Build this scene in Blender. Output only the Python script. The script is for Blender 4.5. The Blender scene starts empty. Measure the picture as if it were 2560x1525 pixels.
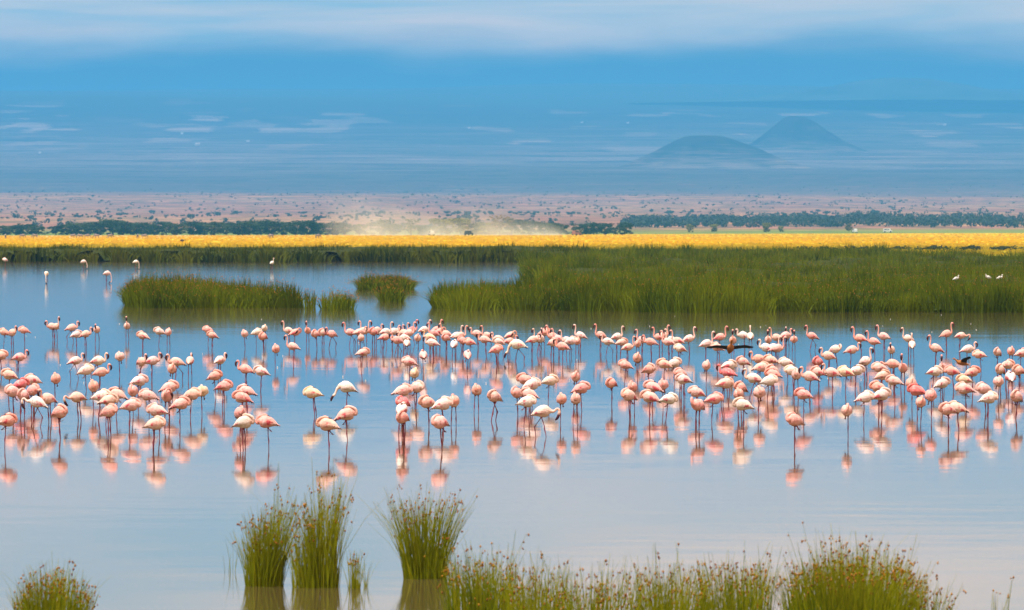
import bpy, bmesh, math, random
import numpy as np
from mathutils import Vector, Matrix, noise as mnoise

random.seed(7)
rng = np.random.default_rng(7)
scene = bpy.context.scene
COL = scene.collection

# ------------------------------------------------------------------ camera
F = 16000.0            # focal length in photograph pixels (2560 wide)
H = 3.4                # eye height above the water
HOR = 570.0            # pixel row of the horizon
CX = 1280.0
cam_d = bpy.data.cameras.new('camera')
cam = bpy.data.objects.new('camera', cam_d)
COL.objects.link(cam)
cam.location = (0, 0, H)
cam.rotation_euler = (math.pi / 2 - math.atan((762.5 - HOR) / F), 0, 0)
cam_d.sensor_fit = 'HORIZONTAL'
cam_d.sensor_width = 36.0
cam_d.lens = 36.0 * F / 2560.0
cam_d.clip_start = 0.5
cam_d.clip_end = 120000.0
cam_d.dof.use_dof = True
cam_d.dof.focus_distance = 135.0
cam_d.dof.aperture_fstop = 9.0
scene.camera = cam

# ------------------------------------------------------------------ sky and sun
SUN_EL = math.radians(70)
SUN_AZ = math.radians(222)      # compass direction the light comes from, clockwise from +Y (behind the camera, a little to the left)
world = bpy.data.worlds.new('World')
scene.world = world
world.use_nodes = True
wn, wl = world.node_tree.nodes, world.node_tree.links
wn.clear()
w_out = wn.new('ShaderNodeOutputWorld')
w_bg = wn.new('ShaderNodeBackground')
w_bg.inputs['Strength'].default_value = 0.10
w_sky = wn.new('ShaderNodeTexSky')
w_sky.sky_type = 'NISHITA'
w_sky.sun_disc = False
w_sky.sun_elevation = SUN_EL
w_sky.sun_rotation = SUN_AZ
w_sky.altitude = 1100
w_sky.air_density = 1.0
w_sky.dust_density = 0.6
w_sky.ozone_density = 1.5
# broken stratus: a noise laid on a high flat layer, seen along the view direction
w_tc = wn.new('ShaderNodeTexCoord')
w_sep = wn.new('ShaderNodeSeparateXYZ')
wl.new(w_tc.outputs['Generated'], w_sep.inputs[0])
w_add = wn.new('ShaderNodeMath'); w_add.operation = 'ADD'; w_add.inputs[1].default_value = 0.045
wl.new(w_sep.outputs['Z'], w_add.inputs[0])
w_abs = wn.new('ShaderNodeMath'); w_abs.operation = 'MAXIMUM'; w_abs.inputs[1].default_value = 0.02
wl.new(w_add.outputs[0], w_abs.inputs[0])
w_dx = wn.new('ShaderNodeMath'); w_dx.operation = 'DIVIDE'
wl.new(w_sep.outputs['X'], w_dx.inputs[0]); wl.new(w_abs.outputs[0], w_dx.inputs[1])
w_dy = wn.new('ShaderNodeMath'); w_dy.operation = 'DIVIDE'
wl.new(w_sep.outputs['Y'], w_dy.inputs[0]); wl.new(w_abs.outputs[0], w_dy.inputs[1])
w_cmb = wn.new('ShaderNodeCombineXYZ')
wl.new(w_dx.outputs[0], w_cmb.inputs[0]); wl.new(w_dy.outputs[0], w_cmb.inputs[1])
w_noise = wn.new('ShaderNodeTexNoise')
w_noise.inputs['Scale'].default_value = 0.8
w_noise.inputs['Detail'].default_value = 6
w_noise.inputs['Roughness'].default_value = 0.55
w_noise.inputs['Distortion'].default_value = 0.4
wl.new(w_cmb.outputs[0], w_noise.inputs['Vector'])
w_ramp = wn.new('ShaderNodeValToRGB')
w_ramp.color_ramp.elements[0].position = 0.34
w_ramp.color_ramp.elements[0].color = (0, 0, 0, 1)
w_ramp.color_ramp.elements[1].position = 0.62
w_ramp.color_ramp.elements[1].color = (1, 1, 1, 1)
wl.new(w_noise.outputs['Fac'], w_ramp.inputs['Fac'])
w_mix = wn.new('ShaderNodeMix'); w_mix.data_type = 'RGBA'
wl.new(w_ramp.outputs['Color'], w_mix.inputs[0])
wl.new(w_sky.outputs['Color'], w_mix.inputs[6])
w_mix.inputs[7].default_value = (16.0, 10.4, 6.4, 1)
# under the cloud deck the far air is a blue band, all round the horizon
w_bn = wn.new('ShaderNodeTexNoise'); w_bn.inputs['Scale'].default_value = 26.0; w_bn.inputs['Detail'].default_value = 4
w_bm = wn.new('ShaderNodeMapping'); w_bm.inputs['Scale'].default_value = (1, 1, 5)
wl.new(w_tc.outputs['Generated'], w_bm.inputs['Vector']); wl.new(w_bm.outputs[0], w_bn.inputs['Vector'])
w_b1 = wn.new('ShaderNodeMath'); w_b1.operation = 'MULTIPLY_ADD'; w_b1.inputs[1].default_value = 0.010; w_b1.inputs[2].default_value = -0.005
wl.new(w_bn.outputs['Fac'], w_b1.inputs[0])
w_b2 = wn.new('ShaderNodeMath'); w_b2.operation = 'ADD'
wl.new(w_sep.outputs['Z'], w_b2.inputs[0]); wl.new(w_b1.outputs[0], w_b2.inputs[1])
w_b3 = wn.new('ShaderNodeMapRange'); w_b3.interpolation_type = 'SMOOTHSTEP'
w_b3.inputs['From Min'].default_value = 0.0245; w_b3.inputs['From Max'].default_value = 0.0325
wl.new(w_b2.outputs[0], w_b3.inputs['Value'])
w_band = wn.new('ShaderNodeMix'); w_band.data_type = 'RGBA'
wl.new(w_b3.outputs[0], w_band.inputs[0])
w_band.inputs[6].default_value = (0.5, 1.3, 2.2, 1)
wl.new(w_mix.outputs[2], w_band.inputs[7])
wl.new(w_band.outputs[2], w_bg.inputs['Color'])
wl.new(w_bg.outputs[0], w_out.inputs['Surface'])

sun_d = bpy.data.lights.new('sun', 'SUN')
sun_d.energy = 4.6
sun_d.angle = math.radians(0.6)
sun_d.color = (1.0, 0.95, 0.87)
sun = bpy.data.objects.new('sun', sun_d)
COL.objects.link(sun)
sdir = Vector((math.sin(SUN_AZ) * math.cos(SUN_EL), math.cos(SUN_AZ) * math.cos(SUN_EL), math.sin(SUN_EL)))
sun.rotation_euler = sdir.to_track_quat('Z', 'Y').to_euler()

vs = scene.view_settings
vs.view_transform = 'Standard'
vs.look = 'None'
vs.exposure = 0.2
vs.gamma = 1.0
vs.use_curve_mapping = False
cy = scene.cycles
cy.use_denoising = True
cy.volume_bounces = 2
cy.max_bounces = 6
cy.diffuse_bounces = 2
cy.glossy_bounces = 3
cy.transmission_bounces = 2
cy.transparent_max_bounces = 6
cy.sample_clamp_indirect = 6
cy.caustics_reflective = False
cy.caustics_refractive = False

# ------------------------------------------------------------------ helpers
def ground_d(py, z=0.0):
    return F * (H - z) / (py - HOR)

def at(px, py, z=0.0):
    """the point of height z that the photograph shows at pixel (px, py)"""
    d = ground_d(py, z)
    return Vector(((px - CX) * d / F, d, z))

def at_d(px, d, z=0.0):
    return Vector(((px - CX) * d / F, d, z))

def tag(o, label=None, cat=None, group=None, kind=None):
    if label: o['label'] = label
    if cat: o['category'] = cat
    if group: o['group'] = group
    if kind: o['kind'] = kind
    return o

def link(name, data, parent=None, loc=None):
    o = bpy.data.objects.new(name, data)
    COL.objects.link(o)
    if parent is not None: o.parent = parent
    if loc is not None: o.location = loc
    return o

def empty(name, loc=(0, 0, 0), rz=0.0, s=1.0):
    o = link(name, None)
    o.empty_display_size = 0.2
    o.location = loc
    o.rotation_euler = (0, 0, rz)
    o.scale = (s, s, s)
    return o

def mesh_np(name, verts, faces, mats, attr=None, smooth=False):
    """verts n x 3; faces list of index arrays (m x k); attr: per-vertex float named rnd"""
    me = bpy.data.meshes.new(name)
    verts = np.asarray(verts, dtype=np.float32)
    me.vertices.add(len(verts))
    me.vertices.foreach_set('co', verts.ravel())
    loops, starts, tot = [], [], 0
    for f in faces:
        f = np.asarray(f, dtype=np.int32)
        m, k = f.shape
        loops.append(f.ravel())
        starts.append(tot + np.arange(m, dtype=np.int32) * k)
        tot += m * k
    loops = np.concatenate(loops); starts = np.concatenate(starts)
    me.loops.add(len(loops)); me.loops.foreach_set('vertex_index', loops)
    me.polygons.add(len(starts)); me.polygons.foreach_set('loop_start', starts)
    if smooth:
        me.polygons.foreach_set('use_smooth', np.ones(len(starts), dtype=bool))
    me.update(calc_edges=True)
    if attr is not None:
        a = me.attributes.new('rnd', 'FLOAT', 'POINT')
        a.data.foreach_set('value', np.asarray(attr, dtype=np.float32))
    for m in (mats if isinstance(mats, (list, tuple)) else [mats]):
        me.materials.append(m)
    return me

# ------------------------------------------------------------------ materials
class NT:
    def __init__(self, name):
        self.m = bpy.data.materials.new(name)
        self.m.use_nodes = True
        self.n, self.l = self.m.node_tree.nodes, self.m.node_tree.links
        self.n.clear()
        self.out = self.n.new('ShaderNodeOutputMaterial')
    def node(self, t, **kw):
        nd = self.n.new(t)
        for k, v in kw.items():
            if k.startswith('i_'):
                nd.inputs[k[2:].replace('_', ' ')].default_value = v
            else:
                setattr(nd, k, v)
        return nd
    def link(self, a, b): self.l.new(a, b)
    def math(self, op, a, b=None, clamp=False):
        nd = self.n.new('ShaderNodeMath'); nd.operation = op; nd.use_clamp = clamp
        for i, v in enumerate((a, b)):
            if v is None: continue
            if isinstance(v, (int, float)): nd.inputs[i].default_value = v
            else: self.l.new(v, nd.inputs[i])
        return nd.outputs[0]
    def mix(self, fac, a, b, blend='MIX'):
        nd = self.n.new('ShaderNodeMix'); nd.data_type = 'RGBA'; nd.blend_type = blend
        for i, v in ((0, fac), (6, a), (7, b)):
            if isinstance(v, (int, float)): nd.inputs[i].default_value = v
            elif isinstance(v, tuple): nd.inputs[i].default_value = v + (1,) if len(v) == 3 else v
            else: self.l.new(v, nd.inputs[i])
        return nd.outputs[2]
    def ramp(self, fac, stops):
        nd = self.n.new('ShaderNodeValToRGB')
        el = nd.color_ramp.elements
        while len(el) > 1: el.remove(el[-1])
        for i, (p, c) in enumerate(stops):
            e = el[0] if i == 0 else el.new(p)
            e.position = p
            e.color = (c, c, c, 1) if isinstance(c, (int, float)) else tuple(c) + (1,)
        self.l.new(fac, nd.inputs['Fac'])
        return nd.outputs['Color']
    def noise(self, vec=None, scale=1.0, detail=3.0, rough=0.5, dist=0.0):
        nd = self.n.new('ShaderNodeTexNoise')
        nd.inputs['Scale'].default_value = scale
        nd.inputs['Detail'].default_value = detail
        nd.inputs['Roughness'].default_value = rough
        nd.inputs['Distortion'].default_value = dist
        if vec is not None: self.l.new(vec, nd.inputs['Vector'])
        return nd.outputs['Fac']
    def mapping(self, vec, scale=(1, 1, 1), loc=(0, 0, 0)):
        nd = self.n.new('ShaderNodeMapping')
        nd.inputs['Scale'].default_value = scale
        nd.inputs['Location'].default_value = loc
        self.l.new(vec, nd.inputs['Vector'])
        return nd.outputs[0]
    def pos(self): return self.n.new('ShaderNodeNewGeometry').outputs['Position']
    def obj(self): return self.n.new('ShaderNodeTexCoord').outputs['Object']
    def attr(self, name, out='Fac'):
        nd = self.n.new('ShaderNodeAttribute'); nd.attribute_name = name
        return nd.outputs[out]
    def bsdf(self, color, rough=0.8, spec=0.3, **kw):
        nd = self.n.new('ShaderNodeBsdfPrincipled')
        if isinstance(color, tuple): nd.inputs['Base Color'].default_value = color + (1,) if len(color) == 3 else color
        else: self.l.new(color, nd.inputs['Base Color'])
        if isinstance(rough, (int, float)): nd.inputs['Roughness'].default_value = rough
        else: self.l.new(rough, nd.inputs['Roughness'])
        nd.inputs['Specular IOR Level'].default_value = spec
        for k, v in kw.items():
            nd.inputs[k.replace('_', ' ')].default_value = v
        self.l.new(nd.outputs[0], self.out.inputs['Surface'])
        return nd
    def bump(self, bsdf, height, strength=0.3, distance=0.05):
        nd = self.n.new('ShaderNodeBump')
        nd.inputs['Strength'].default_value = strength
        nd.inputs['Distance'].default_value = distance
        self.l.new(height, nd.inputs['Height'])
        self.l.new(nd.outputs[0], bsdf.inputs['Normal'])

def m_water():
    t = NT('lake water')
    p = t.pos()
    # ripples: tiny slopes, long crests across the view
    a = t.node('ShaderNodeTexNoise'); a.inputs['Scale'].default_value = 1.0; a.inputs['Detail'].default_value = 4
    t.link(t.mapping(p, (0.55, 1.6, 1)), a.inputs['Vector'])
    b = t.node('ShaderNodeTexNoise'); b.inputs['Scale'].default_value = 1.0; b.inputs['Detail'].default_value = 2
    t.link(t.mapping(p, (0.03, 0.10, 1)), b.inputs['Vector'])
    calm = t.ramp(b.outputs['Fac'], [(0.35, 0.35), (0.65, 1.0)])
    v1 = t.node('ShaderNodeVectorMath', operation='SUBTRACT'); v1.inputs[1].default_value = (0.5, 0.5, 0.5)
    t.link(a.outputs['Color'], v1.inputs[0])
    v2 = t.node('ShaderNodeVectorMath', operation='MULTIPLY'); v2.inputs[1].default_value = (0.008, 0.012, 0.0)
    t.link(v1.outputs[0], v2.inputs[0])
    v3 = t.node('ShaderNodeVectorMath', operation='SCALE')
    t.link(v2.outputs[0], v3.inputs[0]); t.link(calm, v3.inputs['Scale'])
    v4 = t.node('ShaderNodeVectorMath', operation='ADD'); v4.inputs[1].default_value = (0, 0, 1)
    t.link(v3.outputs[0], v4.inputs[0])
    v5 = t.node('ShaderNodeVectorMath', operation='NORMALIZE')
    t.link(v4.outputs[0], v5.inputs[0])
    murk = t.mix(t.noise(t.mapping(p, (0.05, 0.05, 1)), 1.0, 3), (0.080, 0.062, 0.022), (0.11, 0.086, 0.036))
    bs = t.bsdf(murk, 0.046, 0.5)
    bs.inputs['IOR'].default_value = 1.333
    t.link(v5.outputs[0], bs.inputs['Normal'])
    return t.m

def m_ground():
    """lake bed, flower meadow, the rising plain and the mountain flank, told apart by place"""
    t = NT('ground of the plain')
    p = t.pos()
    sp = t.node('ShaderNodeSeparateXYZ'); t.link(p, sp.inputs[0])
    X, Y = sp.outputs['X'], sp.outputs['Y']
    wob = t.noise(t.mapping(p, (0.012, 0.004, 1)), 1.0, 3)
    yy = t.math('ADD', Y, t.math('MULTIPLY', t.math('SUBTRACT', wob, 0.5), 500.0))
    # meadow: yellow flowers with greener streaks
    fl = t.ramp(t.noise(t.mapping(p, (0.018, 0.010, 1)), 1.0, 5, 0.6), [(0.32, (0.26, 0.27, 0.010)), (0.44, (0.58, 0.41, 0.002)), (0.62, (0.75, 0.48, 0.001))])
    straw = t.ramp(t.noise(t.mapping(p, (0.02, 0.008, 1)), 1.0, 4), [(0.35, (0.66, 0.42, 0.10)), (0.65, (0.74, 0.46, 0.20))])
    # straw-coloured dry grass on the far left of the meadow
    f_far = t.ramp(t.math('DIVIDE', yy, 4000.0), [(0.44, 0.0), (0.52, 1.0)])
    f_left = t.ramp(t.math('DIVIDE', t.math('ADD', X, 400.0), 800.0), [(0.33, 1.0), (0.44, 0.0)])
    meadow = t.mix(t.math('MULTIPLY', f_far, f_left), fl, straw)
    meadow = t.mix(t.ramp(t.math('DIVIDE', yy, 4000.0), [(0.25, 0.75), (0.36, 0.0)]), meadow, (0.26, 0.27, 0.008))
    # short green grass behind the meadow
    green = t.ramp(t.noise(t.mapping(p, (0.02, 0.01, 1)), 1.0, 3), [(0.3, (0.10, 0.16, 0.03)), (0.7, (0.20, 0.24, 0.05))])
    ym = t.math('SUBTRACT', yy, t.math('MULTIPLY', t.math('MAXIMUM', t.math('MINIMUM', X, 0.0), -200.0), 2.0))
    c = t.mix(t.ramp(t.math('DIVIDE', ym, 4000.0), [(0.735, 0.0), (0.76, 1.0)]), meadow, green)
    # the dry plain: red-brown earth, straw, patches of scrub
    n1 = t.noise(t.mapping(p, (0.0040, 0.0018, 1)), 1.0, 6, 0.62, 0.6)
    n2 = t.noise(t.mapping(p, (0.03, 0.006, 1)), 1.0, 5, 0.65)
    n3 = t.noise(t.mapping(p, (0.0009, 0.00035, 1), (3.1, 7.7, 0)), 1.0, 5, 0.6)
    earth = t.ramp(n1, [(0.30, (0.19, 0.092, 0.068)), (0.48, (0.30, 0.140, 0.105)), (0.62, (0.44, 0.27, 0.14)), (0.75, (0.20, 0.105, 0.09))])
    scrub = t.ramp(n2, [(0.46, 0.0), (0.56, 1.0)])
    plain = t.mix(t.math('MULTIPLY', scrub, 0.65), earth, (0.045, 0.060, 0.040))
    c = t.mix(t.ramp(t.math('DIVIDE', yy, 10000.0), [(0.33, 0.0), (0.38, 1.0)]), c, plain)
    # bushland of the lower flank: dark, with pale clearings and grassy belts of several sizes
    n4 = t.noise(t.mapping(p, (0.0024, 0.0007, 1), (5.0, 1.0, 0)), 1.0, 5, 0.58, 0.8)
    n5 = t.noise(t.mapping(p, (0.016, 0.0055, 1), (1.0, 9.0, 0)), 1.0, 5, 0.7)
    clear = t.math('MULTIPLY', t.ramp(n4, [(0.46, 0.0), (0.57, 0.95)]), t.ramp(n5, [(0.30, 0.45), (0.62, 1.0)]))
    clear = t.math('MULTIPLY', clear, t.ramp(t.math('DIVIDE', Y, 36000.0), [(0.37, 0.25), (0.44, 1.0), (0.57, 0.12)]))
    dark = t.ramp(n5, [(0.35, (0.006, 0.014, 0.020)), (0.65, (0.035, 0.042, 0.036))])
    bush = t.mix(clear, dark, t.mix(n3, (0.26, 0.19, 0.16), (0.56, 0.40, 0.33)))
    c = t.mix(t.ramp(t.math('DIVIDE', t.math('ADD', yy, t.math('MULTIPLY', t.math('SUBTRACT', n4, 0.5), 12000.0)), 20000.0), [(0.50, 0.0), (0.66, 1.0)]), c, bush)
    # ploughed and cleared plots in a belt half way up
    vo = t.node('ShaderNodeTexVoronoi', distance='CHEBYCHEV'); vo.inputs['Scale'].default_value = 1.0; vo.inputs['Randomness'].default_value = 1.0
    wv_ = t.node('ShaderNodeVectorMath', operation='MULTIPLY_ADD'); wv_.inputs[1].default_value = (90, 260, 0)
    nz = t.node('ShaderNodeTexNoise'); nz.inputs['Scale'].default_value = 1.0; nz.inputs['Detail'].default_value = 4; t.link(t.mapping(p, (0.006, 0.002, 1)), nz.inputs['Vector'])
    t.link(nz.outputs['Color'], wv_.inputs[0]); t.link(p, wv_.inputs[2])
    t.link(t.mapping(wv_.outputs[0], (1 / 130.0, 1 / 480.0, 0)), vo.inputs['Vector'])
    vs_ = t.node('ShaderNodeSeparateColor'); t.link(vo.outputs['Color'], vs_.inputs[0])
    plot = t.ramp(vs_.outputs[0], [(0.84, 0.0), (0.88, 1.0)])
    where = t.ramp(t.noise(t.mapping(p, (0.0009, 0.00035, 1), (11.3, 2.0, 0)), 1.0, 3), [(0.46, 0.0), (0.62, 1.0)])
    belt = t.ramp(t.math('DIVIDE', Y, 36000.0), [(0.44, 0.0), (0.50, 1.0), (0.585, 1.0), (0.625, 0.0)])
    fac = t.math('MULTIPLY', t.math('MULTIPLY', plot, where), belt)
    c = t.mix(t.math('MULTIPLY', fac, 0.8), c, t.mix(vs_.outputs[1], (0.40, 0.30, 0.22), (0.66, 0.48, 0.38)))
    # montane forest on the upper flank
    forest = t.ramp(t.noise(t.mapping(p, (0.0012, 0.0005, 1)), 1.0, 5, 0.6), [(0.35, (0.025, 0.05, 0.05)), (0.65, (0.055, 0.09, 0.085))])
    c = t.mix(t.ramp(t.math('DIVIDE', t.math('ADD', yy, t.math('MULTIPLY', t.math('SUBTRACT', n3, 0.5), 5000.0)), 36000.0), [(0.60, 0.0), (0.68, 1.0)]), c, forest)
    t.bsdf(c, 0.95, 0.05)
    return t.m

def m_hill():
    t = NT('cinder cone scrub')
    p = t.pos()
    c = t.ramp(t.noise(t.mapping(p, (0.02, 0.01, 0.05)), 1.0, 5, 0.65), [(0.35, (0.010, 0.014, 0.018)), (0.60, (0.03, 0.03, 0.03)), (0.74, (0.08, 0.065, 0.055))])
    o = t.obj()
    ln = t.node('ShaderNodeVectorMath', operation='LENGTH')
    fl_ = t.node('ShaderNodeVectorMath', operation='MULTIPLY'); fl_.inputs[1].default_value = (1, 1, 0)
    t.link(o, fl_.inputs[0]); t.link(fl_.outputs[0], ln.inputs[0])
    n4 = t.noise(t.mapping(p, (0.011, 0.0045, 1)), 1.0, 5, 0.65)
    skirt = t.ramp(t.math('ADD', t.math('DIVIDE', ln.outputs['Value'], 420.0), t.math('MULTIPLY', t.math('SUBTRACT', n4, 0.5), 0.8)), [(0.30, 0.0), (0.62, 1.0)])
    c = t.mix(skirt, c, t.ramp(n4, [(0.40, (0.02, 0.028, 0.03)), (0.62, (0.34, 0.25, 0.20))]))
    t.bsdf(c, 0.95, 0.05)
    return t.m

def m_reed(name, dark, mid, light, tip=None, transl=0.25):
    t = NT(name)
    r = t.attr('rnd')
    c = t.ramp(r, [(0.05, dark), (0.45, mid), (0.95, light)])
    patch = t.noise(t.pos(), 0.35, 3)
    c = t.mix(t.ramp(patch, [(0.35, 0.0), (0.65, 0.55)]), c, light)
    bs = t.bsdf(c, 0.65, 0.06)
    tr = t.node('ShaderNodeBsdfTranslucent'); t.link(c, tr.inputs['Color'])
    mx = t.node('ShaderNodeMixShader'); mx.inputs[0].default_value = transl
    t.link(bs.outputs[0], mx.inputs[1]); t.link(tr.outputs[0], mx.inputs[2])
    t.link(mx.outputs[0], t.out.inputs['Surface'])
    return t.m

def m_simple(name, a, b, scale=3.0, rough=0.85, spec=0.2, coords='obj'):
    t = NT(name)
    v = t.obj() if coords == 'obj' else t.pos()
    t.bsdf(t.mix(t.ramp(t.noise(v, scale, 4), [(0.35, 0.0), (0.65, 1.0)]), a, b), rough, spec)
    return t.m

def m_leaf(name, transl=0.2):
    """foliage that takes its hue from the object's own colour"""
    t = NT(name)
    oi = t.node('ShaderNodeObjectInfo')
    r = t.attr('rnd')
    k = t.ramp(r, [(0.0, (0.55, 0.6, 0.6)), (0.5, (1, 1, 1)), (1.0, (1.5, 1.35, 0.9))])
    c = t.mix(1.0, oi.outputs['Color'], k, 'MULTIPLY')
    bs = t.bsdf(c, 0.7, 0.15)
    tr = t.node('ShaderNodeBsdfTranslucent'); t.link(c, tr.inputs['Color'])
    mx = t.node('ShaderNodeMixShader'); mx.inputs[0].default_value = transl
    t.link(bs.outputs[0], mx.inputs[1]); t.link(tr.outputs[0], mx.inputs[2])
    t.link(mx.outputs[0], t.out.inputs['Surface'])
    return t.m

def m_plumage():
    t = NT('plumage')
    oi = t.node('ShaderNodeObjectInfo')
    z = t.node('ShaderNodeAttribute'); z.attribute_name = 'zone'
    sp = t.node('ShaderNodeSeparateColor'); t.link(z.outputs['Color'], sp.inputs[0])
    o = t.obj()
    shift = t.node('ShaderNodeVectorMath', operation='ADD')
    cmb = t.node('ShaderNodeCombineXYZ')
    t.link(t.math('MULTIPLY', oi.outputs['Random'], 40.0), cmb.inputs[0])
    t.link(o, shift.inputs[0]); t.link(cmb.outputs[0], shift.inputs[1])
    v = shift.outputs[0]
    base = oi.outputs['Color']
    pink = t.mix(1.0, base, (1.0, 0.74, 0.66), 'MULTIPLY')
    n = t.noise(v, 9.0, 4, 0.6)
    fac = t.math('ADD', t.math('MULTIPLY', sp.outputs[0], 0.75), t.math('MULTIPLY', t.math('SUBTRACT', n, 0.45), 1.5), True)
    c = t.mix(fac, base, pink)
    c = t.mix(t.ramp(t.noise(v, 14.0, 3), [(0.5, 0.0), (0.72, 0.55)]), c, (0.90, 0.84, 0.80))
    red = t.math('MULTIPLY', sp.outputs[1], t.ramp(t.noise(v, 11.0, 2), [(0.44, 0.0), (0.56, 1.0)]), True)
    c = t.mix(red, c, (0.66, 0.06, 0.10))
    c = t.mix(sp.outputs[2], c, (0.06, 0.02, 0.025))
    bs = t.bsdf(c, 0.75, 0.2)
    bs.inputs['Sheen Weight'].default_value = 0.15
    t.bump(bs, t.noise(t.mapping(v, (22, 55, 55)), 1.0, 3), 0.5, 0.02)
    return t.m

MAT = dict(
    water=m_water(), ground=m_ground(), hill=m_hill(),
    wooded=m_simple('wooded hill', (0.025, 0.05, 0.05), (0.055, 0.09, 0.085), 0.004, 0.95, 0.05, 'pos'),
    reed=m_reed('lake reeds', (0.015, 0.040, 0.001), (0.056, 0.106, 0.001), (0.165, 0.205, 0.003)),
    far_reed=m_reed('far reeds', (0.014, 0.034, 0.001), (0.046, 0.078, 0.001), (0.125, 0.14, 0.003)),
    sedge=m_reed('sedge stems', (0.05, 0.12, 0.004), (0.17, 0.27, 0.006), (0.46, 0.46, 0.015), transl=0.35),
    under=m_simple('reed shade', (0.018, 0.032, 0.002), (0.040, 0.055, 0.003), 1.5, 0.9, 0.1, 'pos'),  # dark green, with the shade of the reed gaps put into the colour
    seed=m_simple('sedge seed heads', (0.18, 0.055, 0.010), (0.42, 0.20, 0.015), 8.0, 0.8, 0.2, 'pos'),
    flower=m_reed('meadow flowers', (0.30, 0.28, 0.01), (0.68, 0.44, 0.001), (0.76, 0.50, 0.002), transl=0.2),
    bark=m_simple('acacia bark', (0.10, 0.075, 0.05), (0.20, 0.16, 0.10), 2.0),
    leaf=m_leaf('acacia leaves'),
    plumage=m_plumage(),
    legs=m_simple('flamingo leg skin', (0.30, 0.045, 0.075), (0.17, 0.03, 0.05), 14.0, 0.5, 0.4),
    bill=m_simple('flamingo bill', (0.030, 0.004, 0.010), (0.085, 0.008, 0.02), 20.0, 0.4, 0.5),
    eye=m_simple('bird eye', (0.02, 0.01, 0.01), (0.05, 0.02, 0.01), 20.0, 0.2, 0.5),
)

# ------------------------------------------------------------------ the setting: ground, water, hills
PROFILE_D = [-400, 0, 22, 34, 700, 745, 2900, 3300]
PROFILE_Z = [1.2, 0.9, 0.5, -0.30, -0.30, 0.22, 0.30, 0.6]
for d_, y_ in [(4000, 565), (5500, 541), (8000, 512), (12500, 476), (15000, 420), (18000, 360), (21500, 290), (24500, 237), (26000, 230), (28000, 236), (33000, 330)]:
    PROFILE_D.append(d_); PROFILE_Z.append(H + (HOR - y_) * d_ / F)

def vnoise(x, y, s, seed=0.0):
    return mnoise.noise((x / s + seed, y / s - seed * 1.7, seed * 3.1))

def terrain_z(x, y):
    px = CX + x / max(y, 50.0) * F
    z = float(np.interp(y, PROFILE_D, PROFILE_Z))
    if 540 < y < 760 and px > 2150:                       # the shore comes nearer on the right
        k = min(1.0, (px - 2150) / 150.0) * min(1.0, max(0.0, (y - 560) / 40.0))
        z = max(z, -0.30 + 0.52 * k)
    if 2200 < y < 3600:
        z += max(0.0, x) / 250.0 * 0.75 * (y - 2200) / 800.0 if y < 3000 else max(0.0, x) / 250.0 * 0.75
    if y > 3600:
        k = min(1.0, (y - 3600) / 3000.0)
        z += k * (vnoise(x, y, 900.0, 1.3) * y * 0.00045 + vnoise(x, y, 2600.0, 4.2) * y * 0.0011)
        z += max(0.0, (y - 11000) / 24000.0) * (vnoise(x, y, 1500.0, 9.1) * 30 + vnoise(x, y, 4300.0, 2.7) * 95)
    return z

rows = list(np.linspace(-400, 20, 6)) + [28, 36, 60, 200, 400, 540, 560, 580, 600, 640, 690, 700, 712, 725, 738, 752] + list(np.geomspace(800, 33000, 240))
cols = np.linspace(-1.0, 1.0, 151)
gv, gf = [], []
for y in rows:
    half = max(140.0, 0.34 * abs(y) + 60.0) * (1.0 if y > 0 else 1.0)
    for c in cols:
        x = (abs(c) ** 1.35) * math.copysign(1, c) * half
        gv.append((x, y, terrain_z(x, y)))
nc = len(cols)
for i in range(len(rows) - 1):
    a = i * nc
    for j in range(nc - 1):
        gf.append((a + j, a + j + 1, a + nc + j + 1, a + nc + j))
ground = link('ground', mesh_np('ground', gv, [gf], MAT['ground'], smooth=True))
tag(ground, 'flat meadow and dry plain rising to a hazy blue mountain flank', 'ground', kind='structure')

wv = []
wy = [-30, 15, 60, 120, 250, 450, 730]
for y in wy:
    hw = max(140.0, 0.34 * y + 60.0)
    wv += [(-hw, y, 0), (hw, y, 0)]
water = link('water', mesh_np('water', wv, [[(2 * i, 2 * i + 1, 2 * i + 3, 2 * i + 2) for i in range(len(wy) - 1)]], MAT['water']))
tag(water, 'calm shallow lake water with soft reflections', 'water', kind='structure')

def cone(name, label, px, d, py_top, py_base, half_px, flat, skew, seed, mat='hill'):
    k = d / F
    zt = H + (HOR - py_top) * k
    zb = H + (HOR - py_base) * k - 8
    R = half_px * k
    n, m = 26, 56
    vs_, fs = [(0, 0, zt - zb - 3)], []
    for i in range(1, n + 1):
        r = i / n
        for j in range(m):
            a = 2 * math.pi * j / m
            rr = r * 2.1
            g = max(0.0, (rr - flat) / (2.1 - flat))
            h = math.exp(-(g * 2.35) ** 1.55)
            gully = 1.0 + 0.14 * vnoise(math.cos(a) * 3, math.sin(a) * 3, 0.6, seed) * min(1, g * 4)
            x = math.cos(a) * rr * R * gully * (1.0 + skew * math.cos(a))
            y = math.sin(a) * rr * R * 1.15 * gully
            z = (zt - zb) * h + (7.0 * vnoise(x, y, 80.0, seed) + 3.0 * vnoise(x, y, 32.0, seed)) * (1 - g) * min(1.0, 0.4 + r * 3)
            z -= 6.0 * max(0.0, math.cos(a)) * (1 - g) * r
            vs_.append((x, y, z))
    for j in range(m):
        fs.append((0, 1 + j, 1 + (j + 1) % m))
    q = []
    for i in range(n - 1):
        for j in range(m):
            a = 1 + i * m + j; b = 1 + i * m + (j + 1) % m
            q.append((a, a + m, b + m, b))
    o = link(name, mesh_np(name, vs_, [fs, q], MAT[mat], smooth=True), loc=at_d(px, d, zb))
    tag(o, label, 'hill', kind='structure')
    return o

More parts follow.
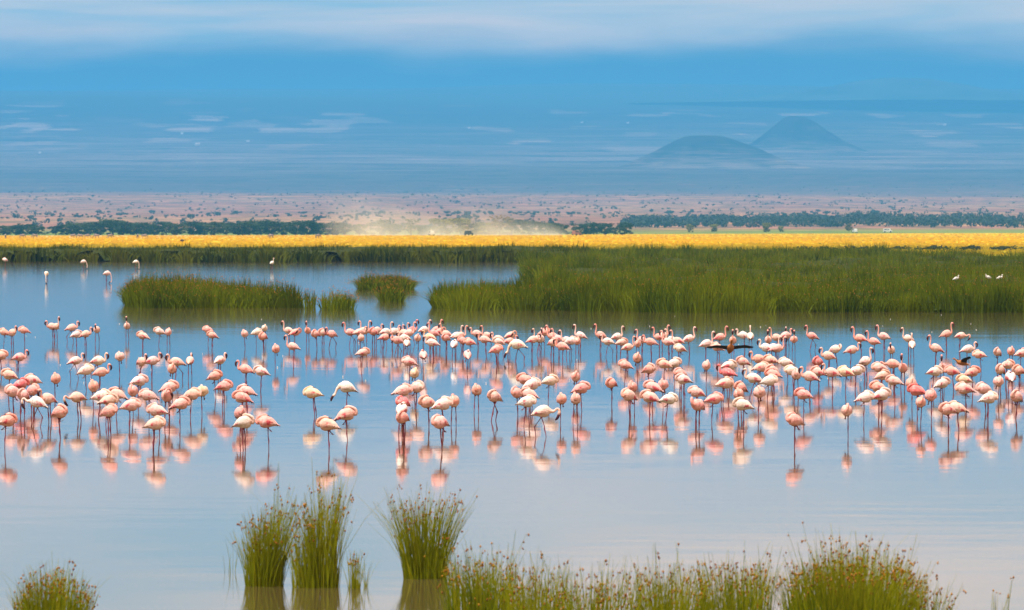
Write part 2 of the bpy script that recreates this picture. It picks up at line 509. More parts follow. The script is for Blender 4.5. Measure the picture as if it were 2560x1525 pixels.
cone('hill', 'broad dark flat-topped cinder cone, the nearer one', 1760, 14650, 341, 430, 175, 0.24, 0.12, 3.3)
cone('hill', 'smaller blue cinder cone behind the flat-topped one', 1992, 17050, 291, 380, 112, 0.14, 0.05, 8.1)
cone('hill', 'low wide hill high on the mountain flank', 2260, 23300, 196, 262, 330, 0.12, -0.05, 5.5, 'wooded')

# ------------------------------------------------------------------ reeds
def blades(xy, h, w, lean=0.16, rnd=None, tipw=0.15, z0=-0.1, yaw=1.0, bend=0.10, out=None):
    """upright strips: base, middle, tip"""
    n = len(xy)
    th = rng.uniform(-yaw, yaw, n)
    ux, uy = np.cos(th), np.sin(th)
    la = rng.uniform(0, 2 * np.pi, n)
    lm = np.abs(rng.normal(0, lean, n)) * h
    lx, ly = np.cos(la) * lm, np.sin(la) * lm
    if out is not None:
        lx = lx * 0.7 + out[:, 0] * 0.55; ly = ly * 0.7 + out[:, 1] * 0.55
    zero = np.full(n, z0)
    V = np.empty((n, 5, 3), dtype=np.float32)
    def put(i, cx_, cy_, z, ww):
        V[:, i, 0] = cx_ + ux * ww; V[:, i, 1] = cy_ + uy * ww; V[:, i, 2] = z
    put(0, xy[:, 0], xy[:, 1], zero, -w * 0.5); put(1, xy[:, 0], xy[:, 1], zero, w * 0.5)
    mx, my = xy[:, 0] + lx * 0.35, xy[:, 1] + ly * 0.35
    put(2, mx, my, h * 0.58, -w * 0.42); put(3, mx, my, h * 0.58, w * 0.42)
    put(4, xy[:, 0] + lx * (1 + bend), xy[:, 1] + ly * (1 + bend), h, w * 0.0)
    base = np.arange(n)[:, None] * 5
    q = base + np.array([[0, 1, 3, 2]]); t3 = base + np.array([[2, 3, 4]])
    if rnd is None: rnd = rng.uniform(0, 1, n)
    return V.reshape(-1, 3), q, t3, np.repeat(rnd, 5), V[:, 4, :]

def dots(points, size, mat, name, parent):
    """small four-sided seed heads"""
    n = len(points)
    o = np.array([(1, 0, 0), (-0.5, 0.87, 0), (-0.5, -0.87, 0), (0, 0, 1.2), (0, 0, -1.2)], dtype=np.float32)
    s = rng.uniform(0.7, 1.3, n) * size
    V = points[:, None, :] + o[None] * s[:, None, None]
    b = np.arange(n)[:, None, None] * 5
    t3 = (b + np.array([[0, 1, 3], [1, 2, 3], [2, 0, 3], [1, 0, 4], [2, 1, 4], [0, 2, 4]])[None]).reshape(-1, 3)
    ob = link(name, mesh_np(name, V.reshape(-1, 3), [t3], mat), parent)
    tag(ob, kind='stuff')
    return ob

def reed_h(x, y, base, amp):
    return base + amp * (0.6 * mnoise.noise((x / 3.2, y / 7.0, 1.1)) + 0.5 * mnoise.noise((x / 1.1, y / 3.0, 5.2)) + 1.5 * mnoise.noise((x / 5.5, y / 17.0, 8.8)))

def reed_bed(name, label, inside, box, dens_fn, base_h, amp, width, mat, seeds=0.15, under=0.68, kind=None, group=None, lean=0.14, seed_size=0.02, edge=0.45, far_gain=0.0):
    """box = (px0, px1, d0, d1); inside(px, d) -> distance in metres from the edge (<= 0: outside)"""
    px0, px1, d0, d1 = box
    pts, hs, ws = [], [], []
    tones, outs = [], []
    d = d0
    while d < d1:
        step = max(1.0, 0.012 * d)
        area = (px1 - px0) * d / F * step
        per = 58
        n = max(1, int(area * dens_fn(d) / per))
        pp = rng.uniform(px0, px1, n); dd = rng.uniform(d, d + step, n)
        for a, b in zip(pp, dd):
            if inside(a, b) <= 0: continue
            x0 = (a - CX) * b / F
            if far_gain and b > 277 and mnoise.noise((x0 / 5.0, b / 14.0, 12.3)) < -0.22 and rng.uniform() < 0.9: continue
            th = rng.uniform(0.72, 1.12); tn = rng.normal(0.48, 0.26) + 0.75 * mnoise.noise((x0 / 2.6, b / 10.0, 7.7)); sg = rng.uniform(0.30, 0.62) * (1.0 + b / 900.0)
            ox = rng.normal(0, sg, per); oy = rng.normal(0, sg, per)
            for ax, ay in zip(ox, oy):
                x, y = x0 + ax, b + ay
                e = inside(CX + x * F / y, y)
                if e <= 0: continue
                hh = reed_h(x, y, base_h, amp) * th * (0.74 + 0.26 * min(1.0, e / edge)) * rng.uniform(0.80, 1.12) * (1.0 - 0.20 * min(1.8, (ax * ax + ay * ay) / (sg * sg)) )
                hh *= 1.0 + far_gain * min(1.0, max(0.0, (y - 430) / 250.0))
                pts.append((x, y)); hs.append(max(0.2, hh)); tones.append(tn); outs.append((ax, ay))
                ws.append(width * max(1.0, y / 300.0) * rng.uniform(0.7, 1.3))
        d += step
    outs = np.array(outs)
    pts = np.array(pts); hs = np.array(hs); ws = np.array(ws)
    r = np.clip(np.array(tones) + rng.normal(0, 0.16, len(pts)), 0, 1)
    V, q, t3, rr, tips = blades(pts, hs, ws, lean=lean, rnd=r, out=outs)
    c = pts.mean(axis=0)
    root = empty(name, (float(c[0]), float(pts[:, 1].min()), 0))
    loc = np.array([c[0], pts[:, 1].min(), 0])
    ob = link('stems', mesh_np('stems', V - loc, [q, t3], mat, rr), root); tag(ob, kind='stuff')
    if seeds > 0:
        k = rng.uniform(size=len(tips)) < seeds
        dots(tips[k] - loc - np.array([0, 0, 0.02]), seed_size, MAT['seed'], 'seed_heads', root)
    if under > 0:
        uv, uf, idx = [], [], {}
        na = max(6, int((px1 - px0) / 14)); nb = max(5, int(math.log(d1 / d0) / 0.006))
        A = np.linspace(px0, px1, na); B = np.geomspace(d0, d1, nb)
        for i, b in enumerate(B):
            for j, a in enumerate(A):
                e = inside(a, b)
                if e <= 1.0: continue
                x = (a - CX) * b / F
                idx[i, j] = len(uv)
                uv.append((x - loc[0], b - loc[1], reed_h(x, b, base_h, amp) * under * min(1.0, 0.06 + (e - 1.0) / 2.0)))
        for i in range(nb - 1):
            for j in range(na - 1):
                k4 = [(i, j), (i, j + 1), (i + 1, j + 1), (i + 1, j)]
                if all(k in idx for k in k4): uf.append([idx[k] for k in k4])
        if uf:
            ob = link('shade_sheet', mesh_np('shade_sheet', uv, [uf], MAT['under'], smooth=True), root); tag(ob, kind='stuff')  # added sheet closing the bed below the tops, its dark colour painted gap shade
    tag(root, label, 'reeds', group, kind)
    return root

def poly_edge(px, d, pxa, pxb, da, db, wob=0.6):
    """metres inside a rounded patch"""
    x = (px - CX) * d / F
    xa, xb = (pxa - CX) * d / F, (pxb - CX) * d / F
    e = min(x - xa, xb - x, (d - da) * 0.6, (db - d) * 0.6)
    return e + wob * 0.5 * mnoise.noise((x / 1.3, d / 4.0, 2.2))

def marsh(px, d):
    x = (px - CX) * d / F
    n = mnoise.noise((x / 4.0, d / 22.0, 4.4))
    front = 266.0 - 8.0 * min(1.0, max(0.0, (px - 1200) / 500.0)) + 5.0 * n + 3.0 * mnoise.noise((x / 1.2, 0.0, 9.0))
    back = 735.0 - (105.0 * min(1.0, max(0.0, (px - 2200) / 140.0)))
    if d < 300:
        left = 1085 + 10 * n
        if d > 286: left += (d - 286) * 14
        if d < 272: left += (272 - d) * 6
    elif d < 405: left = 1325 + (405 - d) * 0.35 + 22 * n
    else: left = 1312 + 25 * n
    return min((d - front) * 0.6, (px - left) * d / F, (back - d) * 0.5, 6.0)

def far_belt(px, d):
    x = (px - CX) * d / F
    n = mnoise.noise((x / 7.0, 1.0, 6.4))
    front = 640.0 + 16.0 * n + 9 * mnoise.noise((x / 1.6, 3.0, 1.0))
    return min((d - front) * 0.5, 6.0, (752 - d) * 0.5, (1480 - px) * d / F)

reed_bed('reed_bed', 'long dark belt of reeds along the far shore below the yellow meadow', far_belt, (-150, 1480, 625, 752), lambda d: 12.0 if d < 668 else 2.8, 1.55, 0.22, 0.055, MAT['far_reed'], seeds=0.0, under=0.72, kind='stuff')
reed_bed('reed_bed', 'wide green reed marsh filling the lake behind the flamingos on the right', marsh, (1060, 2720, 246, 740), lambda d: 84.0 if d < 274 else (30.0 if d < 320 else (15.0 if d < 450 else 6.0)), 1.24, 0.36, 0.026, MAT['reed'], seeds=0.05, under=0.52, kind='stuff', seed_size=0.022, far_gain=0.22)

def island(px, d):
    back = 300 - max(0.0, (px - 520)) * 0.11
    return poly_edge(px, d, 322, 744, 271.5 + max(0, (360 - px)) * 0.06, back, 0.8)
reed_bed('reed_island', 'long low reed island standing in open water, left of the tufts', island, (305, 770, 268, 304), lambda d: 80.0, 1.32, 0.20, 0.027, MAT['reed'], seeds=0.18, under=0, group='reed islands in the lake', seed_size=0.022)
reed_bed('reed_island', 'narrow reed tuft squeezed between the long island and the bushy tuft', lambda p, d: poly_edge(p, d, 757, 790, 266, 275, 0.3), (745, 800, 265, 277), lambda d: 90.0, 1.0, 0.12, 0.024, MAT['reed'], seeds=0.4, under=0, group='reed islands in the lake', lean=0.10, seed_size=0.022)
reed_bed('reed_island', 'bushy reed tuft at the end of the row, browned seed heads on top', lambda p, d: poly_edge(p, d, 804, 884, 264, 274, 0.4), (785, 900, 260, 276), lambda d: 75.0, 0.98, 0.2, 0.024, MAT['reed'], seeds=0.45, under=0, group='reed islands in the lake', lean=0.16, seed_size=0.022)
reed_bed('reed_island', 'round domed reed island alone in the open channel', lambda p, d: poly_edge(p, d, 900, 1030, 350, 364, 0.4), (885, 1045, 345, 368), lambda d: 85.0, 0.86, 0.10, 0.03, MAT['reed'], seeds=0.3, under=0, group='reed islands in the lake', lean=0.26, seed_size=0.024)
reed_bed('reed_island', 'small reed tuft in front of the round domed island', lambda p, d: poly_edge(p, d, 953, 1006, 292, 302, 0.3), (940, 1020, 288, 306), lambda d: 80.0, 0.80, 0.14, 0.024, MAT['reed'], seeds=0.3, under=0, group='reed islands in the lake', lean=0.16, seed_size=0.022)

# foreground sedges: round stems with brown seed heads
def sedge(name, label, px, py, half_px, n, h_mean, h_sd, fan, lean_x=0.0, depth=1.0, seeds=0.26, r0=0.0044, h_fn=None, group=None):
    base = at(px, py)
    k = base.y / F
    R = half_px * k
    root = empty(name, base)
    V, Q, T, RN = [], [], [], []
    heads = []
    sides = 3
    for i in range(n):
        a = random.uniform(0, 2 * math.pi); rr = math.sqrt(random.random())
        bx, by = math.cos(a) * R * rr, math.sin(a) * R * depth * rr
        u = bx / R
        hh = (h_fn(u) if h_fn else h_mean) * max(0.35, random.gauss(1.0, h_sd))
        if random.random() < 0.07: hh *= random.uniform(1.1, 1.3)
        lx = (u * fan + random.gauss(0, 0.11) + lean_x) * hh
        if random.random() < 0.04: lx += random.choice((-1, 1)) * random.uniform(0.2, 0.6) * hh
        ly = ((by / max(R * depth, 1e-3)) * fan * 0.6 + random.gauss(0, 0.08)) * hh
        rad = r0 * random.uniform(0.7, 1.35)
        rnd = min(1.0, max(0.0, random.gauss(0.45, 0.26)))
        b0 = len(V)
        segs = 4
        for s in range(segs):
            t_ = s / (segs - 1)
            cx_ = bx + lx * (0.25 * t_ + 0.75 * t_ * t_)
            cy_ = by + ly * (0.25 * t_ + 0.75 * t_ * t_)
            cz = -0.05 + (hh + 0.05) * t_
            r_ = rad * (1.0 - 0.72 * t_)
            for q in range(sides):
                an = 2 * math.pi * q / sides + a
                V.append((cx_ + math.cos(an) * r_, cy_ + math.sin(an) * r_, cz)); RN.append(min(1, rnd + 0.25 * t_))
        for s in range(segs - 1):
            for q in range(sides):
                p0 = b0 + s * sides + q; p1 = b0 + s * sides + (q + 1) % sides
                Q.append((p0, p1, p1 + sides, p0 + sides))
        if random.random() < seeds:
            tip = (bx + lx, by + ly, hh)
            m_ = random.choice((1, 1, 2, 3))
            drop = random.choice((0.0, 0.03, 0.05))
            sp_ = 0.012 if m_ > 1 else 0.0
            for _ in range(m_):
                heads.append((tip[0] + random.gauss(0, sp_), tip[1] + random.gauss(0, sp_), tip[2] - drop + random.gauss(0, sp_ * 1.2)))
    ob = link('stems', mesh_np('stems', V, [Q], MAT['sedge'], RN, smooth=True), root); tag(ob, kind='stuff')
    if heads:
        dots(np.array(heads, dtype=np.float32), 0.0105, MAT['seed'], 'seed_heads', root)
    tag(root, label, 'sedge', group)
    return root

G_S = 'sedge clumps in the near water'
sedge('sedge_clump', 'tall sedge clump in open water, leaning towards its twin on the right', 661, 1465, 46, 400, 0.66, 0.17, 0.16, 0.05, 1.2, h_fn=lambda u: 0.60 + 0.16 * u, group=G_S)
sedge('sedge_clump', 'sedge clump with the tallest brown-headed stems, touching the leaning one', 790, 1468, 58, 430, 0.7, 0.16, 0.10, 0.0, 1.0, h_fn=lambda u: 0.44 + 0.38 * max(0.0, min(1.0, (u + 0.55) / 0.7)) - 0.2 * max(0, u - 0.75), group=G_S)
sedge('sedge_clump', 'little sprig of sedge beside the pair of tall clumps', 887, 1472, 15, 46, 0.30, 0.22, 0.12, 0.02, 1.0, group=G_S)
sedge('sedge_clump', 'few thin bare stems standing alone by the leaning sedge clump', 570, 1430, 22, 7, 0.22, 0.2, 0.2, 0.0, 1.0, seeds=0.0, r0=0.003, group=G_S)
sedge('sedge_clump', 'single sedge stems splayed flat on the water beside the sprig', 915, 1466, 5, 9, 0.24, 0.3, 0.9, 0.2, 1.0, r0=0.003, group=G_S)
sedge('sedge_clump', 'fan-shaped sedge clump standing alone in the middle of the near water', 1061, 1446, 52, 430, 0.66, 0.15, 0.30, 0.02, 1.1, group=G_S)
sedge('sedge_clump', 'dense green sedge clump cut by the bottom edge below the fan-shaped clump', 1200, 1562, 85, 560, 0.44, 0.24, 0.12, 0.0, 2.0, group=G_S)
sedge('sedge_clump', 'sparse yellowing sedges at the bottom edge, second patch from the fan', 1345, 1585, 75, 330, 0.42, 0.26, 0.1, 0.02, 3.0, group=G_S)
sedge('sedge_clump', 'sparse low sedges at the bottom edge, midway to the big bush', 1500, 1590, 100, 330, 0.40, 0.28, 0.14, 0.04, 3.0, group=G_S)
sedge('sedge_clump', 'low sedges at the bottom edge with one long bent stem', 1670, 1585, 90, 400, 0.43, 0.24, 0.14, 0.05, 3.0, group=G_S)
sedge('sedge_clump', 'low green sedges joining the big bushy clump on its left', 1840, 1580, 90, 480, 0.46, 0.22, 0.14, 0.0, 3.0, group=G_S)
sedge('sedge_clump', 'big bushy yellow-green sedge clump at the bottom edge, the widest one', 2130, 1580, 165, 1500, 0.60, 0.18, 0.22, 0.03, 1.6, h_fn=lambda u: 0.56 - 0.20 * u * u, group=G_S)
sedge('sedge_clump', 'small low sedge tuft right of the big bushy clump', 2330, 1585, 40, 90, 0.30, 0.25, 0.2, 0.1, 1.5, group=G_S)
sedge('sedge_clump', 'few single stems by the bottom right corner', 2500, 1575, 25, 14, 0.32, 0.25, 0.2, 0.05, 1.5, group=G_S)
sedge('sedge_clump', 'sedge clump rising from the bottom edge in the left corner', 130, 1568, 92, 560, 0.42, 0.20, 0.22, 0.02, 1.4, h_fn=lambda u: 0.40 - 0.18 * u * u, group=G_S)

# ------------------------------------------------------------------ meadow flowers and grass tufts (nobody could count them)
n = 26000
dd = 760 * (2900 / 760.0) ** rng.uniform(0, 1, n)
pp = rng.uniform(-150, 2710, n)
xx = (pp - CX) * dd / F
zz = np.array([terrain_z(a, b) for a, b in zip(xx, dd)])
hh = rng.uniform(0.08, 0.30, n)
keep = (zz > 0.1) & (dd < 2900 + 2.0 * np.clip(xx, -200, 0))
fx, fy, fz, fh = xx[keep], dd[keep], zz[keep], hh[keep]
r = np.clip(0.55 + 0.5 * np.array([mnoise.noise((a / 14.0, b / 60.0, 3.0)) for a, b in zip(fx, fy)]) + rng.normal(0, 0.08, len(fx)), 0, 1)
r[rng.uniform(size=len(r)) < 0.02] = 0.05
r = r * np.clip((fy - 900) / 500.0, 0.12, 1.0)
V, q, t3, rr, _ = blades(np.stack([fx, fy], 1), fh, 0.5 + fy / 4000.0, lean=0.1, rnd=r)
V[:, 2] += np.repeat(fz, 5)
o = link('meadow_flowers', mesh_np('meadow_flowers', V, [q, t3], MAT['flower'], rr))
tag(o, 'bright yellow flowers covering the meadow beyond the reeds', 'flowers', kind='stuff')

# ------------------------------------------------------------------ acacia trees
def leaf_cloud(centres, per, size, flat=0.6):
    V, Q, RN = [], [], []
    for (cx_, cy_, cz, r_) in centres:
        tone = random.uniform(0.15, 0.85)
        for _ in range(per):
            while True:
                p = Vector((random.uniform(-1, 1), random.uniform(-1, 1), random.uniform(-1, 1)))
                if 0.25 < p.length < 1: break
            p = p.normalized() * (p.length ** 0.5)
            q = Vector((cx_ + p.x * r_, cy_ + p.y * r_, cz + p.z * r_ * flat))
            nrm = (p + Vector((random.gauss(0, .5), random.gauss(0, .5), random.gauss(0.3, .5)))).normalized()
            u = nrm.orthogonal().normalized(); v = nrm.cross(u)
            s = size * random.uniform(0.6, 1.3); s2 = s * random.uniform(0.5, 0.9)
            b = len(V)
            for sx, sy in ((-1, -0.6), (0.3, -1), (1, 0.5), (-0.4, 1)):
                w_ = q + u * sx * s + v * sy * s2
                V.append(tuple(w_)); RN.append(min(1, max(0, tone + random.gauss(0, 0.12))))
            Q.append((b, b + 1, b + 2, b + 3))
    return V, Q, RN

def tube(path, radii, sides=6):
    V, Q = [], []
    for i, (p, r_) in enumerate(zip(path, radii)):
        p = Vector(p)
        tng = (Vector(path[min(i + 1, len(path) - 1)]) - Vector(path[max(i - 1, 0)])).normalized()
        u = tng.cross(Vector((0.13, 1, 0.07))).normalized(); v = tng.cross(u)
        for s in range(sides):
            a = 2 * math.pi * s / sides
            V.append(tuple(p + u * math.cos(a) * r_ + v * math.sin(a) * r_))
    for i in range(len(path) - 1):
        for s in range(sides):
            a = i * sides + s; b = i * sides + (s + 1) % sides
            Q.append((a, b, b + sides, a + sides))
    return V, Q

def tree_meshes(seed, height, spread, bare=False):
    random.seed(seed)
    TV, TQ = [], []
    def add(path, radii):
        v, q = tube(path, radii, 5)
        b = len(TV)
        TV.extend(v); TQ.extend([tuple(i + b for i in f) for f in q])
    fork = height * random.uniform(0.22, 0.34)
    add([(0, 0, -0.4), (0.1, 0, fork * 0.5), (0.05, 0.1, fork)], [0.42, 0.32, 0.28])
    tips = []
    nl = random.randint(5, 7)
    for i in range(nl):
        a = 2 * math.pi * i / nl + random.uniform(-.4, .4)
        rr = spread * random.uniform(0.45, 0.85)
        z = height * random.uniform(0.62, 0.86)
        tip = (math.cos(a) * rr, math.sin(a) * rr, z)
        add([(0.05, 0.1, fork * 0.92), (tip[0] * 0.4, tip[1] * 0.4, fork + (z - fork) * 0.55), tip], [0.2, 0.12, 0.05])
        tips.append(tip)
    tips.append((0, 0, height * 0.84))
    random.shuffle(tips)
    trunk = mesh_np('trunk', TV, [TQ], MAT['bark'], smooth=True)
    cl = []
    for (x, y, z) in tips:
        cl.append((x, y, z, spread * random.uniform(0.30, 0.46)))
    for _ in range(9):
        a = random.uniform(0, 6.28); rr = spread * math.sqrt(random.random()) * 0.9
        cl.append((math.cos(a) * rr, math.sin(a) * rr, height * random.uniform(0.45, 0.86), spread * random.uniform(0.20, 0.36)))
    for _ in range(13):
        a = random.uniform(0, 6.28); rr = spread * random.uniform(0.3, 1.0)
        cl.append((math.cos(a) * rr, math.sin(a) * rr, height * random.uniform(0.10, 0.50), spread * random.uniform(0.20, 0.34)))
    V, Q, RN = leaf_cloud(cl, 14 if bare else 60, 0.38, 0.62)
    crown = mesh_np('crown', V, [Q], MAT['leaf'], RN)
    random.seed(seed + 1000)
    return trunk, crown

TREES = [tree_meshes(11 + i, 9.0, 4.6) for i in range(5)] + [tree_meshes(31, 11.0, 4.0, True)]
G_T = 'acacia trees behind the meadow'

def place_tree(px, top_py, d, var, color, label, wide=1.0, group=G_T, name='acacia_tree'):
    x = (px - CX) * d / F
    z0 = terrain_z(x, d)
    h = H + (HOR - top_py) * d / F - z0
    tr, cr = TREES[var]
    s = h / (9.6 if var < 5 else 11.4)
    root = empty(name, (x, d, z0), random.uniform(0, 6.28))
    root.scale = (s * wide, s * wide, s)
    a = link('trunk', tr, root)
    b = link('crown', cr, root); b.color = color
    tag(root, label, 'tree', group)
    return root

DARK = (0.028, 0.052, 0.030, 1); MIDG = (0.055, 0.078, 0.030, 1); LIGHT = (0.21, 0.20, 0.062, 1)
left_trees = [(8, 560, 'at the left edge of the picture'), (40, 559, 'second from the left edge'), (68, 556, 'third from the left edge'), (92, 562, 'left of the gap with the blue bush'),
    (140, 562, 'just right of the gap with the blue bush'), (168, 556, 'left of the highest crowns'), (196, 552, 'third after the blue bush gap'), (224, 556, 'fourth after the blue bush gap'), (252, 550, 'left half of the highest crowns'),
    (282, 543, 'the highest crown of the left wood'), (308, 548, 'right beside the highest crown'), (334, 554, 'second right of the highest crown'), (362, 552, 'third right of the highest crown'),
    (392, 558, 'fourth right of the highest crown'), (416, 550, 'with a domed crown near the narrow gap'), (442, 554, 'last before the narrow gap in the wood'),
    (484, 549, 'first after the narrow gap in the wood'), (508, 552, 'second after the narrow gap in the wood'), (536, 550, 'third after the narrow gap in the wood'), (566, 552, 'fourth after the narrow gap in the wood'),
    (596, 553, 'fifth after the narrow gap in the wood'), (624, 548, 'sixth after the narrow gap in the wood'), (652, 546, 'seventh after the narrow gap in the wood'), (682, 547, 'eighth after the narrow gap in the wood'),
    (710, 550, 'fifth before the dust'), (740, 549, 'fourth before the dust'), (768, 546, 'third before the dust'), (800, 553, 'second before the dust'), (832, 552, 'last clear one before the dust'), (862, 556, 'fading into the start of the dust')]
for i, (px, py, w_) in enumerate(left_trees):
    place_tree(px, py, 2720 + 50 * ((i * 7) % 5), i % 5, DARK if (i * 5) % 3 else MIDG, 'dark acacia ' + w_, random.uniform(1.55, 1.95))
mid_trees = [(900, 556, 0, MIDG, 'grey-green acacia half lost in the dust, leftmost there'), (950, 545, 3, DARK, 'acacia with a dark top poking out of the dust'), (986, 556, 1, MIDG, 'low acacia deep in the thick dust'),
    (1028, 540, 5, MIDG, 'thin feathery tree rising above the dust'), (1060, 560, 2, MIDG, 'small acacia between the feathery tree and the sunlit ones'), (1104, 541, 1, LIGHT, 'sunlit yellow-green acacia above the dust, left one'),
    (1152, 540, 4, LIGHT, 'sunlit yellow-green acacia above the dust, right one'), (1190, 553, 0, MIDG, 'greyish acacia right of the sunlit pair'), (1222, 552, 2, LIGHT, 'pale acacia left of the tall bare tree'),
    (1250, 530, 5, (0.15, 0.12, 0.09, 1), 'tall nearly bare tree, the highest above the dust'), (1280, 542, 3, DARK, 'dark acacia right of the tall bare tree'), (1328, 548, 4, DARK, 'umbrella acacia apart from its neighbours by the thin dust'),
    (1372, 553, 1, MIDG, 'pale acacia behind the dust of the leading car'), (1402, 556, 0, MIDG, 'acacia over the dust just behind the leading car'),
    (1452, 556, 2, DARK, 'dark acacia just ahead of the leading car'), (1484, 552, 0, DARK, 'broad dark acacia ahead of the leading car'), (1512, 554, 1, DARK, 'third dark acacia ahead of the leading car'),
    (1562, 553, 3, DARK, 'dark acacia standing off from the others ahead of the car'), (1534, 566, 4, DARK, 'low dark acacia in the dip ahead of the car')]
for (px, py, v_, c_, lb) in mid_trees:
    place_tree(px, py, 2760 + random.uniform(0, 120), v_, c_, lb, random.uniform(1.35, 1.7))
for (px, py, v_, lb) in [(1785, 557, 1, 'first light green acacia in front of the blue wood'), (1916, 554, 2, 'tallest light green acacia in front of the blue wood'), (1952, 563, 0, 'low light green acacia beside the tallest one'), (2122, 557, 4, 'lone rounded acacia near the white vehicles'), (1725, 558, 3, 'faint olive acacia at the start of the blue wood')]:
    place_tree(px, py, 3350, v_, LIGHT if px != 2122 else (0.16, 0.15, 0.06, 1), lb, 0.95)
place_tree(1745, 552, 4300, 0, DARK, 'bluish acacia behind the first light green one', 1.2)

# far wood on the right reads as one mass
cl = []
random.seed(99)
for _ in range(950):
    px = random.uniform(1560, 2720); d = random.uniform(3750, 4700)
    x = (px - CX) * d / F
    hgt = (4.0 + 3.0 * mnoise.noise((px / 60.0, 1.0, 0.5)) + 2.0 * min(1.0, (px - 1560) / 600.0)) * random.uniform(0.7, 1.15)
    cl.append((x, d, terrain_z(x, d) + hgt * 0.55, max(1.6, hgt * 0.55)))
for _ in range(60):
    px = random.uniform(60, 1560); d = random.uniform(3600, 4200)
    x = (px - CX) * d / F
    cl.append((x, d, terrain_z(x, d) + 2.2, random.uniform(1.6, 2.6)))
V, Q, RN = leaf_cloud(cl, 26, 0.75, 0.8)
o = link('far_wood', mesh_np('far_wood', V, [Q], MAT['leaf'], RN))
o.color = (0.040, 0.064, 0.070, 1)  # blue of the distance haze put into the leaf colour
tag(o, 'low blue-green wood behind the meadow on the right', 'wood', kind='stuff')

# bushes dotted over the rising plain
BUSH = []
for i in range(4):
    random.seed(200 + i)
    c_ = [(random.gauss(0, .7), random.gauss(0, .7), 0.8 + random.random() * 0.9, random.uniform(0.6, 1.1)) for _ in range(5)]
    V, Q, RN = leaf_cloud(c_, 16, 0.42, 0.8)
    BUSH.append(mesh_np('bush', V, [Q], MAT['leaf'], RN))
random.seed(321)
cnt = 0
rows_ = [(541, 60, 0.8), (529, 80, 0.85), (516, 60, 0.55), (500, 60, 0.5), (549, 24, 1.0)]
def d_for_y(py):
    lo, hi = 3400.0, 13000.0
    for _ in range(40):
        mid = (lo + hi) / 2
        yy_ = HOR - (float(np.interp(mid, PROFILE_D, PROFILE_Z)) - H) * F / mid
        if yy_ > py: lo = mid
        else: hi = mid
    return lo
for (py, k_, sz) in rows_:
    for _ in range(k_):
        px = random.uniform(-40, 2600)
        for _t in range(6):
            if mnoise.noise((px / 110.0, py / 9.0, 2.0)) > 0.12: break
            px = random.uniform(-40, 2600)
        d = d_for_y(py + random.gauss(0, 3))
        x = (px - CX) * d / F
        s = sz * random.uniform(0.7, 1.5) * d / 5600.0
        o = link('bush', BUSH[cnt % 4], loc=(x, d, terrain_z(x, d) - 0.2))
        o.scale = (s * random.uniform(1.0, 1.7), s, s * random.uniform(0.9, 1.3))
        o.rotation_euler = (0, 0, random.uniform(-0.5, 0.5))
        o.color = (0.045, 0.065, 0.04, 1)
        tag(o, 'dark round bush dotted on the pale dry plain behind the trees', 'bush', 'bushes dotted over the dry plain')
        cnt += 1
cl = []
for _ in range(1500):
    px = random.uniform(-80, 2640); py = random.uniform(472, 556)
    if mnoise.noise((px / 130.0, py / 7.0, 6.0)) < -0.05: continue
    d = d_for_y(py); x = (px - CX) * d / F
    r_ = random.uniform(0.8, 2.2) * d / 5600.0
    cl.append((x, d, terrain_z(x, d) + r_ * 0.4, r_))
V, Q, RN = leaf_cloud(cl, 9, 1.0, 0.7)
o = link('scrub', mesh_np('scrub', V, [Q], MAT['leaf'], RN))
o.color = (0.05, 0.068, 0.045, 1)
tag(o, 'fine scrub scattered over the dry plain', 'scrub', kind='stuff')
# dark shrubs along the right edge of the meadow
random.seed(55)
for (px, py, s, lb) in [(2425, 612, 0.8, 'dark mounded shrub standing above the low hedge on the right'), (2330, 622, 0.8, 'low dark shrub left of the mounded one'), (2240, 622, 0.7, 'low dark shrub at the start of the hedge'), (2500, 620, 0.7, 'low dark shrub right of the mounded one'), (2150, 624, 0.6, 'small dark shrub below the yellow meadow')]:
    d = 930.0; x = (px - CX) * d / F
    o = link('shrub', BUSH[0], loc=(x, d, terrain_z(x, d) - 0.35))
    o.scale = (s * 1.6, s * 1.2, s * 0.62); o.color = (0.03, 0.045, 0.02, 1)
    tag(o, lb, 'shrub', 'shrubs at the marsh edge')
cl = []
for _ in range(150):
    px = random.uniform(1990, 2700); d = random.uniform(880, 960); x = (px - CX) * d / F
    cl.append((x, d, 0.35, random.uniform(0.35, 0.6)))
V, Q, RN = leaf_cloud(cl, 16, 0.14, 0.9)
o = link('hedge', mesh_np('hedge', V, [Q], MAT['leaf'], RN)); o.color = (0.03, 0.05, 0.015, 1)
tag(o, 'low dark line of sedge between the marsh and the yellow meadow', 'sedge', kind='stuff')

# ------------------------------------------------------------------ flamingos
def catmull(pts, sub):
    pts = [np.array(p, dtype=float) for p in pts]
    out = []
    for i in range(len(pts) - 1):
        p0 = pts[max(i - 1, 0)]; p1 = pts[i]; p2 = pts[i + 1]; p3 = pts[min(i + 2, len(pts) - 1)]
        for s in range(sub):
            t = s / sub
            out.append(0.5 * ((2 * p1) + (-p0 + p2) * t + (2 * p0 - 5 * p1 + 4 * p2 - p3) * t * t + (-p0 + 3 * p1 - 3 * p2 + p3) * t ** 3))
    out.append(pts[-1])
    return out

